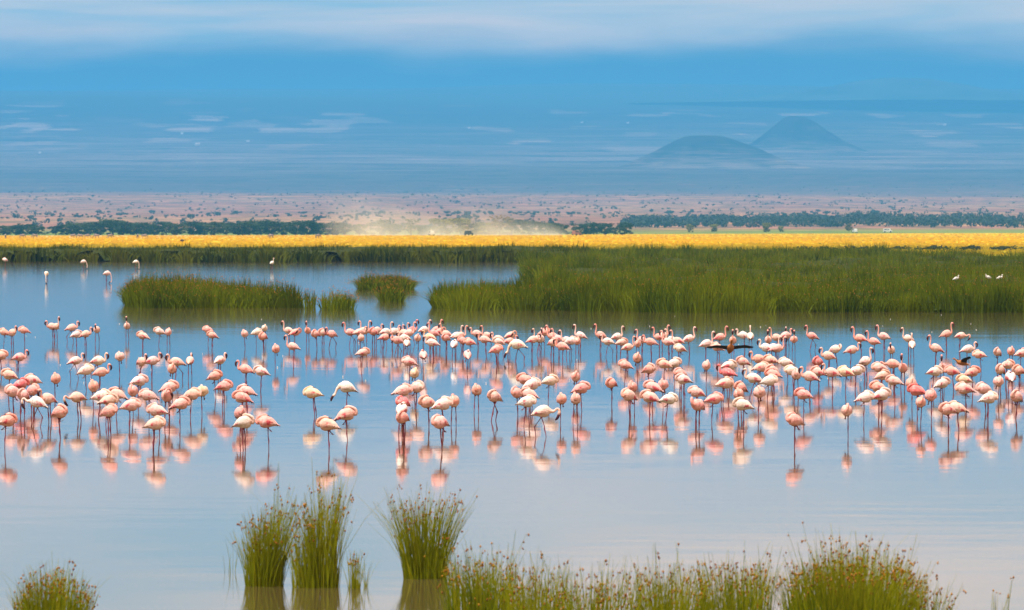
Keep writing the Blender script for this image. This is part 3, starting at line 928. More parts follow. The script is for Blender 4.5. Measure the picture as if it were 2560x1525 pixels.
# x, y, z, half width, half height
TORSO = [(-.262, 0, .332, .006, .005), (-.222, 0, .346, .028, .018), (-.165, 0, .372, .056, .046), (-.09, 0, .400, .086, .086), (-.01, 0, .418, .102, .113), (.07, 0, .426, .102, .119), (.130, 0, .428, .082, .100), (.170, 0, .428, .050, .062)]
NECKS = {
    's': [(.203, .005, .412, .034, .036), (.222, .012, .430, .029, .029), (.222, .020, .470, .026, .026), (.195, .026, .508, .025, .025), (.150, .030, .532, .024, .024), (.095, .030, .545, .025, .026), (.055, .026, .548, .031, .031), (.015, .020, .540, .027, .026), (-.02, .012, .525, .015, .014)],
    'u': [(.200, 0, .440, .033, .036), (.222, 0, .478, .027, .028), (.220, 0, .530, .022, .022), (.212, 0, .590, .0195, .0195), (.208, 0, .650, .0185, .0185), (.212, 0, .700, .0185, .0185), (.226, 0, .735, .022, .021), (.250, 0, .750, .028, .030), (.278, 0, .742, .024, .026), (.292, 0, .728, .016, .016)],
    'm': [(.204, 0, .420, .036, .038), (.232, 0, .440, .030, .030), (.240, 0, .485, .024, .024), (.226, 0, .530, .021, .021), (.218, 0, .572, .020, .020), (.228, 0, .605, .021, .021), (.250, 0, .620, .027, .029), (.276, 0, .610, .024, .025), (.290, 0, .594, .016, .016)],
    'd': [(.205, 0, .405, .036, .038), (.240, 0, .365, .028, .028), (.268, 0, .300, .022, .022), (.290, 0, .220, .020, .020), (.300, 0, .140, .019, .019), (.292, 0, .085, .022, .021), (.272, 0, .062, .026, .027), (.248, 0, .064, .020, .020), (.240, 0, .070, .012, .012)],
    'h': [(.205, 0, .425, .036, .038), (.250, 0, .420, .029, .029), (.295, 0, .440, .023, .023), (.335, 0, .470, .021, .021), (.372, 0, .462, .021, .021), (.388, 0, .425, .024, .023), (.385, 0, .390, .028, .028), (.376, 0, .362, .020, .021), (.372, 0, .350, .013, .013)],
    'b': [(.205, 0, .405, .038, .040), (.240, 0, .375, .030, .030), (.262, 0, .335, .024, .024), (.276, 0, .295, .022, .022), (.292, 0, .262, .024, .023), (.312, 0, .240, .029, .028), (.332, 0, .222, .021, .022), (.340, 0, .212, .014, .014)],
    'p': [(.205, .005, .430, .036, .038), (.238, .012, .470, .028, .028), (.236, .025, .520, .023, .023), (.195, .045, .556, .021, .021), (.145, .072, .560, .021, .021), (.105, .092, .535, .025, .025), (.085, .102, .505, .028, .028), (.075, .106, .482, .020, .020), (.072, .107, .470, .013, .013)],
}
BILLS = {
    's': [(-.008, .014, .533, .013), (-.035, .006, .520, .012), (-.058, 0, .506, .008), (-.07, -.004, .498, .004)],
    'u': [(.288, 0, .732, .0165), (.304, 0, .712, .0185), (.308, 0, .682, .0175), (.300, 0, .650, .012), (.294, 0, .634, .005)],
    'm': [(.286, 0, .600, .0165), (.304, 0, .580, .0185), (.308, 0, .550, .0175), (.300, 0, .518, .012), (.294, 0, .502, .005)],
    'd': [(.250, 0, .064, .0165), (.226, 0, .062, .0185), (.200, 0, .048, .0165), (.180, 0, .020, .011), (.172, 0, -.01, .006)],
    'h': [(.375, 0, .360, .0165), (.366, 0, .334, .0185), (.350, 0, .308, .0175), (.326, 0, .286, .012), (.314, 0, .278, .005)],
    'b': [(.334, 0, .220, .0165), (.350, 0, .200, .0185), (.362, 0, .172, .0170), (.366, 0, .146, .011), (.364, 0, .134, .005)],
    'p': [(.076, .107, .480, .0165), (.066, .110, .452, .0185), (.048, .108, .428, .0165), (.026, .104, .412, .010), (.016, .102, .406, .005)],
}
LEGS = {   # per leg: list of (x, y, z, r)
    2: [[(-.01, .034, .318, .022), (-.008, .036, .275, .0105), (-.004, .038, .190, .0075), (-.012, .038, .120, .0125), (-.010, .040, .06, .0070), (-.004, .042, -.20, .0065)],
        [(-.01, -.034, .318, .022), (.000, -.036, .275, .0105), (.010, -.038, .190, .0075), (.002, -.038, .125, .0125), (.004, -.040, .06, .0070), (.010, -.042, -.20, .0065)]],
    1: [[(-.01, .020, .318, .022), (-.008, .018, .275, .0105), (-.002, .012, .190, .0075), (-.008, .008, .120, .0125), (-.004, .006, .06, .0070), (.004, .004, -.20, .0065)],
        [(-.01, -.034, .318, .020), (-.03, -.038, .285, .0105), (-.065, -.04, .262, .0130), (-.03, -.042, .272, .0075), (.02, -.044, .290, .0060), (.05, -.044, .296, .0090)]],
    3: [[(-.01, .034, .318, .022), (.010, .036, .275, .0105), (.045, .038, .190, .0075), (.050, .038, .125, .0125), (.068, .040, .06, .0070), (.10, .042, -.20, .0065)],
        [(-.01, -.034, .318, .022), (-.03, -.036, .280, .0105), (-.085, -.038, .215, .0075), (-.115, -.038, .165, .0125), (-.100, -.040, .08, .0070), (-.07, -.042, -.20, .0065)]],
}
NSEG = 12
K = 0.84
def shrink(p): return (p[0] * K * 0.86, p[1] * K, .418 + (p[2] - .418) * K) + tuple(r * K for r in p[3:])
TORSO = [shrink(p) for p in TORSO]
NECKS = {k: [shrink(p) for p in v] for k, v in NECKS.items()}
BILLS = {k: [tuple(v[0][i] + (p[i] - v[0][i]) * 1.3 for i in range(3)) + (p[3] * 1.2,) for p in v] for k, v in BILLS.items()}
BILLS = {k: [shrink(p) for p in v] for k, v in BILLS.items()}
for k in ('d',):       # the head still reaches the water
    NECKS[k] = [(p[0], p[1], .418 + (p[2] - .418) * (1 + .19 * min(1, max(0, (.36 - p[2]) / .2)))) + p[3:] for p in NECKS[k]]
    BILLS[k] = [(p[0], p[1], .418 + (p[2] - .418) * 1.19) + p[3:] for p in BILLS[k]]
LEGS = {k: [[p[:3] + (p[3] * 0.8,) for p in l] for l in v] for k, v in LEGS.items()}
LEGS = {k: [[(shrink(p) if i < 2 else p) for i, p in enumerate(l)] for l in v] for k, v in LEGS.items()}

def set_zone(me, z):
    a = me.color_attributes.new('zone', 'FLOAT_COLOR', 'POINT')
    a.data.foreach_set('color', np.array([(c[0], c[1], c[2], 1.0) for c in z], dtype=np.float32).ravel())

def loft_body(name, pose, legs, neck_pts=None, torso=None):
    torso = torso or TORSO
    neck = neck_pts or NECKS[pose]
    path = catmull(torso + neck, 4)
    nt = (len(torso) - 1) * 4
    bm = bmesh.new()
    rings, zone = [], []
    Yax = np.array([0., 1., 0.])
    for i, p in enumerate(path):
        a = path[max(i - 1, 0)][:3]; b = path[min(i + 1, len(path) - 1)][:3]
        t = b - a; t /= max(np.linalg.norm(t), 1e-9)
        nrm = np.cross(t, Yax); nrm /= max(np.linalg.norm(nrm), 1e-9)
        bn = np.cross(nrm, t)
        ring = []
        for k in range(NSEG):
            th = 2 * math.pi * k / NSEG
            v = p[:3] + bn * p[3] * math.cos(th) + nrm * p[4] * math.sin(th)
            ring.append(bm.verts.new(v))
            pk = 0.0 if i < nt - 6 else min(1.0, (i - nt + 6) / 8.0)
            if i < nt and math.sin(th) < -0.3: pk = max(pk, 0.45)
            zone.append((pk, 0, 0))
        rings.append(ring)
    legring = min(range(nt), key=lambda i: abs(path[i][0] + 0.02))
    for i in range(len(rings) - 1):
        for k in range(NSEG):
            if i == legring and k in (8, 9): continue
            k2 = (k + 1) % NSEG
            bm.faces.new((rings[i][k], rings[i + 1][k], rings[i + 1][k2], rings[i][k2]))
    for ring, p, sgn in ((rings[0], path[0], -1), (rings[-1], path[-1], 1)):
        c = bm.verts.new(p[:3]); zone.append((1 if sgn > 0 else 0, 0, 0))
        for k in range(NSEG):
            bm.faces.new((ring[k], ring[(k + 1) % NSEG], c))
    for leg, k in zip(LEGS[legs], (9, 8)):
        prev = [rings[legring][k], rings[legring + 1][k], rings[legring + 1][k + 1], rings[legring][k + 1]]
        for li, (x, y, z, r) in enumerate(leg):
            cur = [bm.verts.new((x + sx * r, y + sy * r, z)) for sx, sy in ((-1, -1), (1, -1), (1, 1), (-1, 1))]
            zone += [(0.6, 0, 0)] * 4
            for q in range(4):
                f = bm.faces.new((prev[q], prev[(q + 1) % 4], cur[(q + 1) % 4], cur[q]))
                f.material_index = 0 if li == 0 else 1
            prev = cur
        f = bm.faces.new(prev); f.material_index = 1
    bm.normal_update()
    bmesh.ops.recalc_face_normals(bm, faces=bm.faces)
    me = bpy.data.meshes.new(name)
    bm.to_mesh(me); bm.free()
    me.polygons.foreach_set('use_smooth', np.ones(len(me.polygons), dtype=bool))
    me.materials.append(MAT['plumage']); me.materials.append(MAT['legs'])
    set_zone(me, zone)
    return me

def torso_at(x):
    T = np.array(TORSO)
    return [np.interp(x, T[:, 0], T[:, i]) for i in (2, 3, 4)]

def wing_mesh(side, droop=0.0, ruffle=0.0, seed=0):
    """folded wing lying on the flank: a thick shell, coverts above, crimson and dark quills below and behind"""
    rs = random.Random(seed)
    nu, nv = 16, 8
    V, Z, Q = [], [], []
    for layer in (0, 1):
        for i in range(nu + 1):
            u = i / nu
            x = (.115 - u * .385) * K * 0.86
            zc, rw, rh = torso_at(max(x, -.168))
            if x < -.168:
                zc -= (-.168 - x) * 0.30; rw = max(.004, .022 - (-.168 - x) * .35); rh = max(.006, .014 - (-.168 - x) * .15)
            top = math.radians(78 - 10 * u)
            low = math.radians(-38 + 34 * u - 26 * droop * u)
            for j in range(nv + 1):
                v = j / nv
                th = top + (low - top) * v
                edge = min(1.0, min(u * 6, (1 - u) * 8 + 0.15, v * 5 + 0.2, (1 - v) * 5 + 0.15))
                out = 1.0 + (0.085 * edge if layer == 0 else -0.05)
                if layer == 0: out += ruffle * rs.uniform(-.3, 1.0) * 0.25 * edge
                saw = 0.012 * (1 if i % 2 else -1) * (v > 0.7) * (u > 0.35)
                V.append((x, side * rw * math.cos(th) * out, zc + rh * math.sin(th) * out + saw - droop * 0.05 * u * v))
                blk = 1.0 if (u > 0.80 and v > 0.45) else (0.55 if (u > 0.62 and v > 0.80) else 0.0)
                red = 0.9 if (0.30 < u < 0.9 and v > 0.62 and blk < 0.9) else (0.25 if v > 0.4 else 0.0)
                Z.append((0.10, red, blk))
    n1 = (nu + 1) * (nv + 1)
    for i in range(nu):
        for j in range(nv):
            a = i * (nv + 1) + j
            f = (a, a + 1, a + nv + 2, a + nv + 1)
            Q.append(f if side > 0 else f[::-1])
            g = tuple(q + n1 for q in f)
            Q.append(g[::-1] if side > 0 else g)
    bd = [i * (nv + 1) for i in range(nu + 1)] + [nu * (nv + 1) + j for j in range(1, nv + 1)] + [i * (nv + 1) + nv for i in range(nu - 1, -1, -1)] + [j for j in range(nv - 1, 0, -1)]
    for k in range(len(bd)):
        a, b = bd[k], bd[(k + 1) % len(bd)]
        Q.append((a, b, b + n1, a + n1))
    me = mesh_np('wing', V, [Q], MAT['plumage'], smooth=True)
    set_zone(me, Z)
    return me

def bill_mesh(pose):
    path = catmull([(x, y, z, r * 1.1, r * 1.35) for x, y, z, r in BILLS[pose]], 3)
    V, Q = [], []
    S = 6
    for i, p in enumerate(path):
        a = path[max(i - 1, 0)][:3]; b = path[min(i + 1, len(path) - 1)][:3]
        t = b - a; t /= max(np.linalg.norm(t), 1e-9)
        nrm = np.cross(t, (0, 1, 0)); nrm /= np.linalg.norm(nrm); bn = np.cross(nrm, t)
        for k in range(S):
            th = 2 * math.pi * k / S
            V.append(tuple(p[:3] + bn * p[3] * 1.25 * math.cos(th) + nrm * p[4] * math.sin(th)))
    for i in range(len(path) - 1):
        for k in range(S):
            Q.append((i * S + k, i * S + (k + 1) % S, (i + 1) * S + (k + 1) % S, (i + 1) * S + k))
    return mesh_np('bill', V, [Q], MAT['bill'], smooth=True)

BODY = {(p, l): loft_body('body', p, l) for p in NECKS for l in (1, 2, 3)}
BILLM = {p: bill_mesh(p) for p in BILLS}
WING = {}
for v_ in range(3):
    for sd in (1, -1):
        WING[v_, sd] = wing_mesh(sd, (0.0, 0.5, 0.15)[v_], (0.0, 0.0, 1.0)[v_], v_)

# seen in the photograph: corner of a 5.935x enlargement, then x y of each body, pose, heading, tint
TILES = [
 (0, 780, '''50 305 s L s;185 315 m r p;365 275 s L s;798 215 m l p;832 222 u r p;1050 240 m R p;1140 330 s R w;1275 335 m R p;1440 265 m F p;1890 210 u F p;2115 350 s L p;
 30 650 s R p;260 680 m R s;120 945 s L p;300 1070 s R S;500 1015 s L p;490 1160 s r s;200 1195 s l p;330 1245 s l p;820 995 s F s;1110 720 m R w3;1420 730 m R w;1285 870 s R w;1480 900 m R s;1780 670 s F p;
 2090 750 m r p;2255 725 m R p;2050 1030 s R w;1390 1120 s F s;1980 1190 s F s;2210 1240 s L p;740 1285 m l p;530 1350 h L W3;1180 1260 h l p;1460 1255 s R w;1720 1215 s L p;1570 1320 s R p'''),
 (0, 930, '''1630 600 s r s;1920 500 s R p;900 610 s r s;70 730 s R s'''),
 (380, 780, '''95 290 s L w;245 310 s F p;830 270 s L s;890 350 s L p;1385 325 s F p;1550 305 s R w;1670 245 s F w;1660 370 s l s;1830 560 s F s;2040 280 u L p;2115 305 p R s;2100 520 u L p;565 720 m A p;390 740 m L p;
 290 860 s F s;1000 720 m q w;1390 860 m L s;1610 885 s L w;950 960 s R s;1060 1100 s R s;260 1110 s R p;225 1270 p F s;570 1230 s R p;745 1180 s F y;420 1370 s R p;1410 1180 s L p;1320 1270 s L s'''),
 (380, 930, '''110 580 s L p;20 770 s R p;1300 610 s F s;1370 760 s R w;1730 740 s L s'''),
 (760, 780, '''55 280 u F s;190 330 s l s;280 310 s l p;415 330 m l s;710 300 u L s;790 300 m R p;850 290 u R p;840 390 s F p;930 275 u L p;1030 300 s l s;1075 280 m R p;1190 300 u R w;1170 380 h R s;1310 300 m R w;1400 290 m R s;1480 310 u R p;
 1545 320 u R p;1380 430 m L s;1515 385 m L w;1530 470 s A w;1610 275 u R S;1690 390 s F p;1770 270 u R w;1870 375 m L y;1920 460 m L w;1920 320 u L s;1965 275 u R s;2020 290 p R s;2100 385 s l s;2120 330 u L p;2250 350 u R w;2295 350 u R p;
 2220 480 s A W;850 600 s R p;1560 740 s L p;1630 920 s F y;1775 650 s A p;170 1200 s L y;620 1130 b L W1'''),
 (760, 930, '''650 640 s R p;370 780 s L p;1440 280 s R p;1660 240 s r p;1480 460 s l S;1440 570 s A W;1480 690 s l s;1850 460 s l p;2070 480 s R w;2220 440 s F s;2050 760 s l p'''),
 (1140, 780, '''95 430 s l s;210 450 s L s;160 640 s A p;330 320 m L p;470 350 u L p;450 415 m L p;640 400 m L p;800 350 p R p;620 450 s L w;610 560 s R s;770 430 m R s;935 480 b L G;1130 420 m R p;1250 410 u F w;1225 400 u l w;1320 310 s R s;
 1450 370 u L s;1530 390 u L p;1430 460 s r p;1580 520 m L s;1670 420 u L w;1690 435 s R w;1800 440 s F s;1840 350 u L w;1050 1010 s L s;1120 1090 s R w;1370 1030 s R w1;1780 970 s F s;300 1170 s F s;550 1270 s l p3;920 1210 s l s;1080 1225 s L p;
 1010 1345 s R w;1870 1140 s R s;1555 1290 s F s1;1770 1300 s F p'''),
 (1140, 930, '''1270 590 h R w3'''),
 (1480, 780, '''120 350 u L s;250 440 m L w;370 370 u R w;420 450 s R p;530 520 u R p;680 480 s F s;740 415 u L p;880 440 m L s;1000 370 u L s;1045 350 u R p;1140 450 u L p;1185 420 u L w;1285 430 u L p;1300 550 s L w;1450 400 u R w;1690 480 u R w;1890 370 u R s;
 1850 530 s L p;670 700 s F s;480 790 s L s;850 850 s r s;1060 780 s L p;1230 770 s R w;1690 810 s F p;1310 930 s l s;1370 1010 s L w;2000 800 s R w;2040 900 m L S;1930 1060 s R p;290 1060 s l s;600 1120 s F s;560 1250 s l p;890 1110 s L p;
 1060 1100 s F s;850 1270 s L p;1100 1285 s R W;1540 1190 s L p;1780 1290 s R s;1560 1380 p l s;2085 420 u F s'''),
 (1840, 780, '''130 350 m L w;215 365 u A w;480 410 u F p;630 380 u L p;440 540 m L W;580 540 u R p;520 530 u R w;770 350 u F w;735 350 m R p;855 410 u F s;1130 360 u L s;370 700 m L s;100 740 s L p;520 710 s L p;770 750 s L w;340 820 s R p;530 860 s l p;
 565 920 s L s;260 980 m L w;470 1030 s R w;850 870 s L w;895 940 s F p;1090 960 m L p;1230 900 s L p;1225 740 s l S;1430 900 m L p;1370 660 m L p;1450 550 p r w;1700 570 m R p;1860 400 u L s;2060 440 u L s;2200 370 u L p;2310 570 m F p;
 1930 730 u r w;1620 900 s L y;1770 870 s R w;50 1130 s l s;40 1240 s F s;110 1390 s L w;340 1200 s F p;1000 1230 s L s;2160 830 s L p;2180 950 s R p;2120 1130 s L s;1900 1280 s R w;2170 1240 s R w'''),
 (1840, 930, '''870 730 s l s;1660 580 s F p'''),
 (2180, 780, '''540 400 u L w;600 490 u A w;940 540 u L p;1110 330 u R s;1300 350 h R p;1400 560 m R w;1620 630 s L p;1850 600 s l p;2065 590 s F s;2200 620 s R p;330 770 h L s;455 840 u F s;340 1020 s L p;900 890 s R w;1045 840 u F s;1210 880 s L s;1500 890 s R s;
 1390 1000 s L y;1060 1070 s R w;1400 1140 s L p;590 1060 s F s;670 1170 s L S;880 1260 s F s;720 1340 s F s;1900 860 s l p;1985 790 s R p;2180 870 s l s;1870 1030 s F p;2050 970 s A w;1690 1150 s l p;1720 1290 s R w;2130 1250 s l p'''),
 (2180, 930, '''1130 560 s l p;1290 530 s L p'''),
]
HEAD = {'R': 0, 'q': 45, 'A': 90, 'k': 135, 'L': 180, 'l': 222, 'F': 268, 'r': 318}
TINT = {'p': (.91, .58, .52), 's': (.91, .46, .41), 'S': (.86, .25, .26), 'w': (.92, .76, .71), 'W': (.93, .88, .83), 'y': (.90, .70, .50), 'G': (.93, .90, .80)}
HB = 0.41
birds = []
for ox, oy, txt in TILES:
    for e in txt.replace('\n', ' ').split(';'):
        x, y, pose, hd, tn = e.split()
        px = ox + float(x) / 5.935; py = oy + float(y) / 5.935
        d = F * (H - HB) / (py - HOR)
        birds.append(dict(px=px, py=py, d=d, x=(px - CX) * d / F, pose=pose, hd=hd, tint=tn[0], legs=int(tn[1]) if len(tn) > 1 else 0))
# birds that would stand in one another step back or forward along the line of sight
for it in range(60):
    moved = False
    for i in range(len(birds)):
        for j in range(i):
            a, b = birds[i], birds[j]
            dx, dy = a['x'] - b['x'], a['d'] - b['d']
            if abs(dx) < 0.40 and abs(dy) < 0.40 and dx * dx + dy * dy < 0.40 ** 2:
                s = 0.10 if (dy > 0 or (dy == 0 and a['py'] < b['py'])) else -0.10
                for o_, sg in ((a, s), (b, -s)):
                    o_['d'] += sg; o_['x'] = (o_['px'] - CX) * o_['d'] / F
                moved = True
    if not moved: break

rb = random.Random(4)
T_W = {'p': 'pale pink', 's': 'salmon pink', 'S': 'deep pink', 'w': 'whitish', 'W': 'white', 'y': 'cream', 'G': 'white'}
P_W = {'s': 'asleep', 'u': 'with raised neck', 'm': 'with curved neck', 'd': 'feeding', 'b': 'drinking', 'h': 'reaching out its neck', 'p': 'preening'}
F_W = {'R': 'facing right', 'L': 'facing left', 'F': 'facing the camera', 'A': 'facing away', 'l': 'turned half left', 'r': 'turned half right', 'q': 'turned away right', 'k': 'turned away left'}
ORD = ['first', 'second', 'third', 'fourth', 'fifth', 'sixth', 'seventh', 'eighth', 'ninth', 'tenth', 'eleventh', 'twelfth', 'thirteenth', 'fourteenth', 'fifteenth', 'sixteenth']
def row_of(b):
    y = b['py']
    return 'back row' if y < 852 else 'second row' if y < 905 else 'middle row' if y < 955 else 'fourth row' if y < 1010 else 'front row'
fam = {}
for b in birds:
    b['key'] = (T_W[b['tint']], P_W[b['pose']], F_W[b['hd']], row_of(b))
    fam.setdefault(b['key'], []).append(b)
for k, v in fam.items():
    v.sort(key=lambda b: b['px'])
    for i, b in enumerate(v):
        t = '%s flamingo %s %s, %s' % k
        if len(v) > 1: t += ', %s such from the left' % ORD[i]
        b['label'] = t
SPECIAL = {('h', 'W'): 'white flamingo with crimson wing stripe, bending its neck low among the left group', ('b', 'W'): 'white flamingo standing on one leg, drinking with dark bill pointing down', ('b', 'G'): 'large white flamingo with pale yellow neck, bigger than the pink birds around'}
for b in birds:
    if (b['pose'], b['tint']) in SPECIAL: b['label'] = SPECIAL[b['pose'], b['tint']]
    if b['pose'] == 'h' and b['tint'] == 'w': b['label'] = 'big whitish flamingo striding in the front, dark bill hanging down'

def make_bird(name, label, loc, rz, s, pose, legs, tint, wv, cat='flamingo', group='flamingos wading in the lake'):
    root = empty(name, loc, rz, s)
    root.rotation_euler = (rb.uniform(-.03, .03), rb.uniform(-.09, .11), rz)
    root.scale = (s, s * rb.choice((1, -1)), s * rb.uniform(0.97, 1.03))
    col = tuple(min(1.0, max(0.0, c * rb.uniform(0.95, 1.05))) for c in tint) + (1,)
    parts = [link('body', BODY[pose, legs], root), link('wing', WING[wv, 1], root), link('wing', WING[wv, -1], root), link('bill', BILLM[pose], root)]
    for p in parts: p.color = col
    tag(root, label, cat, group)
    return root

for b in birds:
    s = rb.uniform(0.95, 1.07)
    if b['tint'] == 'G': s = 1.30; b['d'] -= 1.6; b['x'] = (b['px'] - CX) * b['d'] / F
    legs = b['legs'] or (rb.choice((1, 1, 2)) if b['pose'] == 's' else rb.choice((2, 2, 2, 3)))
    zc = H - (b['py'] - HOR) * b['d'] / F
    z = max(-0.12, min(0.10, zc - HB * s))
    c = TINT[b['tint']]
    make_bird('flamingo', b['label'], (b['x'], b['d'], z), math.radians(HEAD[b['hd']] + rb.uniform(-14, 14)), s, b['pose'], legs, c, rb.choice((0, 0, 1, 1, 2)))

# white flamingos feeding far off near the reeds
for (px, py, pose, hd, lb) in [(13, 668, 's', 200, 'far white flamingo asleep near the left edge by the reed belt'), (117, 709, 'd', 265, 'far white flamingo feeding head-on in open water'), (209, 673, 'd', 0, 'far white flamingo feeding by the reed belt, left of the two'),
        (338, 673, 'd', 0, 'far white flamingo feeding by the reed belt, above the long island'), (266, 709, 'd', 350, 'far pinkish-white flamingo feeding in open water beside the long island'), (679, 676, 'u', 60, 'far white flamingo standing alone behind the long island')]:
    p = at(px, py)
    make_bird('flamingo', lb, (p.x, p.y, 0.02), math.radians(hd), 1.45, pose, 2, TINT['G'] if px != 266 else TINT['w'], 0, group='white flamingos near the far reeds')

# ------------------------------------------------------------------ brown geese with black wings, white egrets
GOOSE = m_simple('goose down', (0.36, 0.13, 0.04), (0.48, 0.20, 0.06), 9.0)
QUILL = m_simple('black quills', (0.012, 0.011, 0.013), (0.04, 0.035, 0.035), 9.0, 0.6)
EGRET = m_simple('egret down', (0.84, 0.83, 0.80), (0.90, 0.89, 0.87), 9.0)

def simple_loft(name, path, mat, sub=4, S=10):
    path = catmull(path, sub)
    V, Q = [], []
    for i, p in enumerate(path):
        a = path[max(i - 1, 0)][:3]; b = path[min(i + 1, len(path) - 1)][:3]
        t = b - a; t /= max(np.linalg.norm(t), 1e-9)
        nrm = np.cross(t, (0, 1, 0)); nrm /= max(np.linalg.norm(nrm), 1e-9); bn = np.cross(nrm, t)
        for k in range(S):
            th = 2 * math.pi * k / S
            V.append(tuple(p[:3] + bn * p[3] * math.cos(th) + nrm * p[4] * math.sin(th)))
    n_ = len(path)
    for i in range(n_ - 1):
        for k in range(S):
            Q.append((i * S + k, i * S + (k + 1) % S, (i + 1) * S + (k + 1) % S, (i + 1) * S + k))
    caps = [tuple(range(S))[::-1], tuple(range((n_ - 1) * S, n_ * S))]
    return mesh_np(name, V, [Q, caps], mat, smooth=True)

GB = simple_loft('body', [(-.30, 0, -.02, .02, .008), (-.22, 0, -.01, .05, .03), (-.10, 0, 0, .085, .075), (.04, 0, .01, .10, .095), (.14, 0, .01, .08, .08), (.20, 0, .03, .045, .048), (.25, 0, .06, .028, .03), (.30, 0, .085, .024, .026), (.345, 0, .10, .032, .034), (.38, 0, .097, .022, .02), (.41, 0, .088, .012, .008)], GOOSE)
def spread_wing(side, up):
    V, Q = [], []
    n_ = 14
    for i in range(n_ + 1):
        u = i / n_
        y = side * (0.06 + 0.58 * u)
        lift = up * (u * 0.34 - 0.05 * math.sin(u * math.pi))
        le = 0.10 + 0.05 * math.sin(u * math.pi) - 0.10 * max(0, u - 0.6) / 0.4
        ch = 0.24 * (1 - 0.35 * u) if u < 0.85 else 0.24 * (1 - 0.35 * u) * (1 - (u - 0.85) / 0.22)
        jag = 0.015 * (i % 2)
        for (x, dz) in ((le, 0.012), (le - ch * 0.45, 0.016), (le - ch - jag, 0.0), (le - ch * 0.45, -0.010)):
            V.append((x, y, 0.03 + lift + dz * (1 - 0.6 * u)))
    for i in range(n_):
        for k in range(4):
            a = i * 4 + k; b = i * 4 + (k + 1) % 4
            Q.append((a, b, b + 4, a + 4))
    Q.append((0, 1, 2, 3)); Q.append(tuple(n_ * 4 + q for q in (3, 2, 1, 0)))
    return mesh_np('wing', V, [Q], QUILL, smooth=False)
def goose(px, py, d, hd, up, roll, pitch, s_, label):
    z = H - (py - HOR) * d / F
    root = empty('goose', ((px - CX) * d / F, d, z), math.radians(hd), 1.0)
    root.rotation_euler = (roll, pitch, math.radians(hd)); root.scale = (s_, s_, s_)
    link('body', GB, root); link('wing', spread_wing(1, up), root); link('wing', spread_wing(-1, up), root)
    tag(root, label, 'goose', 'brown geese flying low over the flamingos')
goose(1826, 872, 157.0, 275, 0.08, 0.0, -0.4, 0.9, 'brown goose gliding low with both black wings spread wide')
goose(2406, 908, 146.0, 195, 0.5, 0.10, -0.2, 0.62, 'brown goose behind the right-hand flamingos, one black wing raised')

EB = simple_loft('body', [(-.22, 0, .14, .01, .01), (-.14, 0, .18, .06, .05), (0, 0, .22, .09, .10), (.10, 0, .25, .07, .08), (.15, 0, .30, .035, .04), (.15, 0, .36, .025, .026), (.17, 0, .40, .032, .032), (.20, 0, .40, .018, .016)], EGRET)
EBL = simple_loft('bill', [(.20, 0, .40, .012, .012), (.24, 0, .395, .008, .008), (.28, 0, .39, .003, .003)], m_simple('egret bill', (0.55, 0.36, 0.03), (0.6, 0.4, 0.05), 9.0), S=6)
for (px, py, hd, lb) in [(2390, 702, 20, 'white egret perched in the marsh, first of the three'), (2471, 699, 200, 'white egret perched in the marsh, middle of the three'), (2499, 700, 0, 'white egret perched in the marsh, last of the three')]:
    d = 312.0; z = H - (py - HOR) * d / F - 0.06
    root = empty('egret', ((px - CX) * d / F, d, z), math.radians(hd), 0.8)
    link('body', EB, root); link('bill', EBL, root)
    tag(root, lb, 'egret', 'white egrets perched in the marsh')

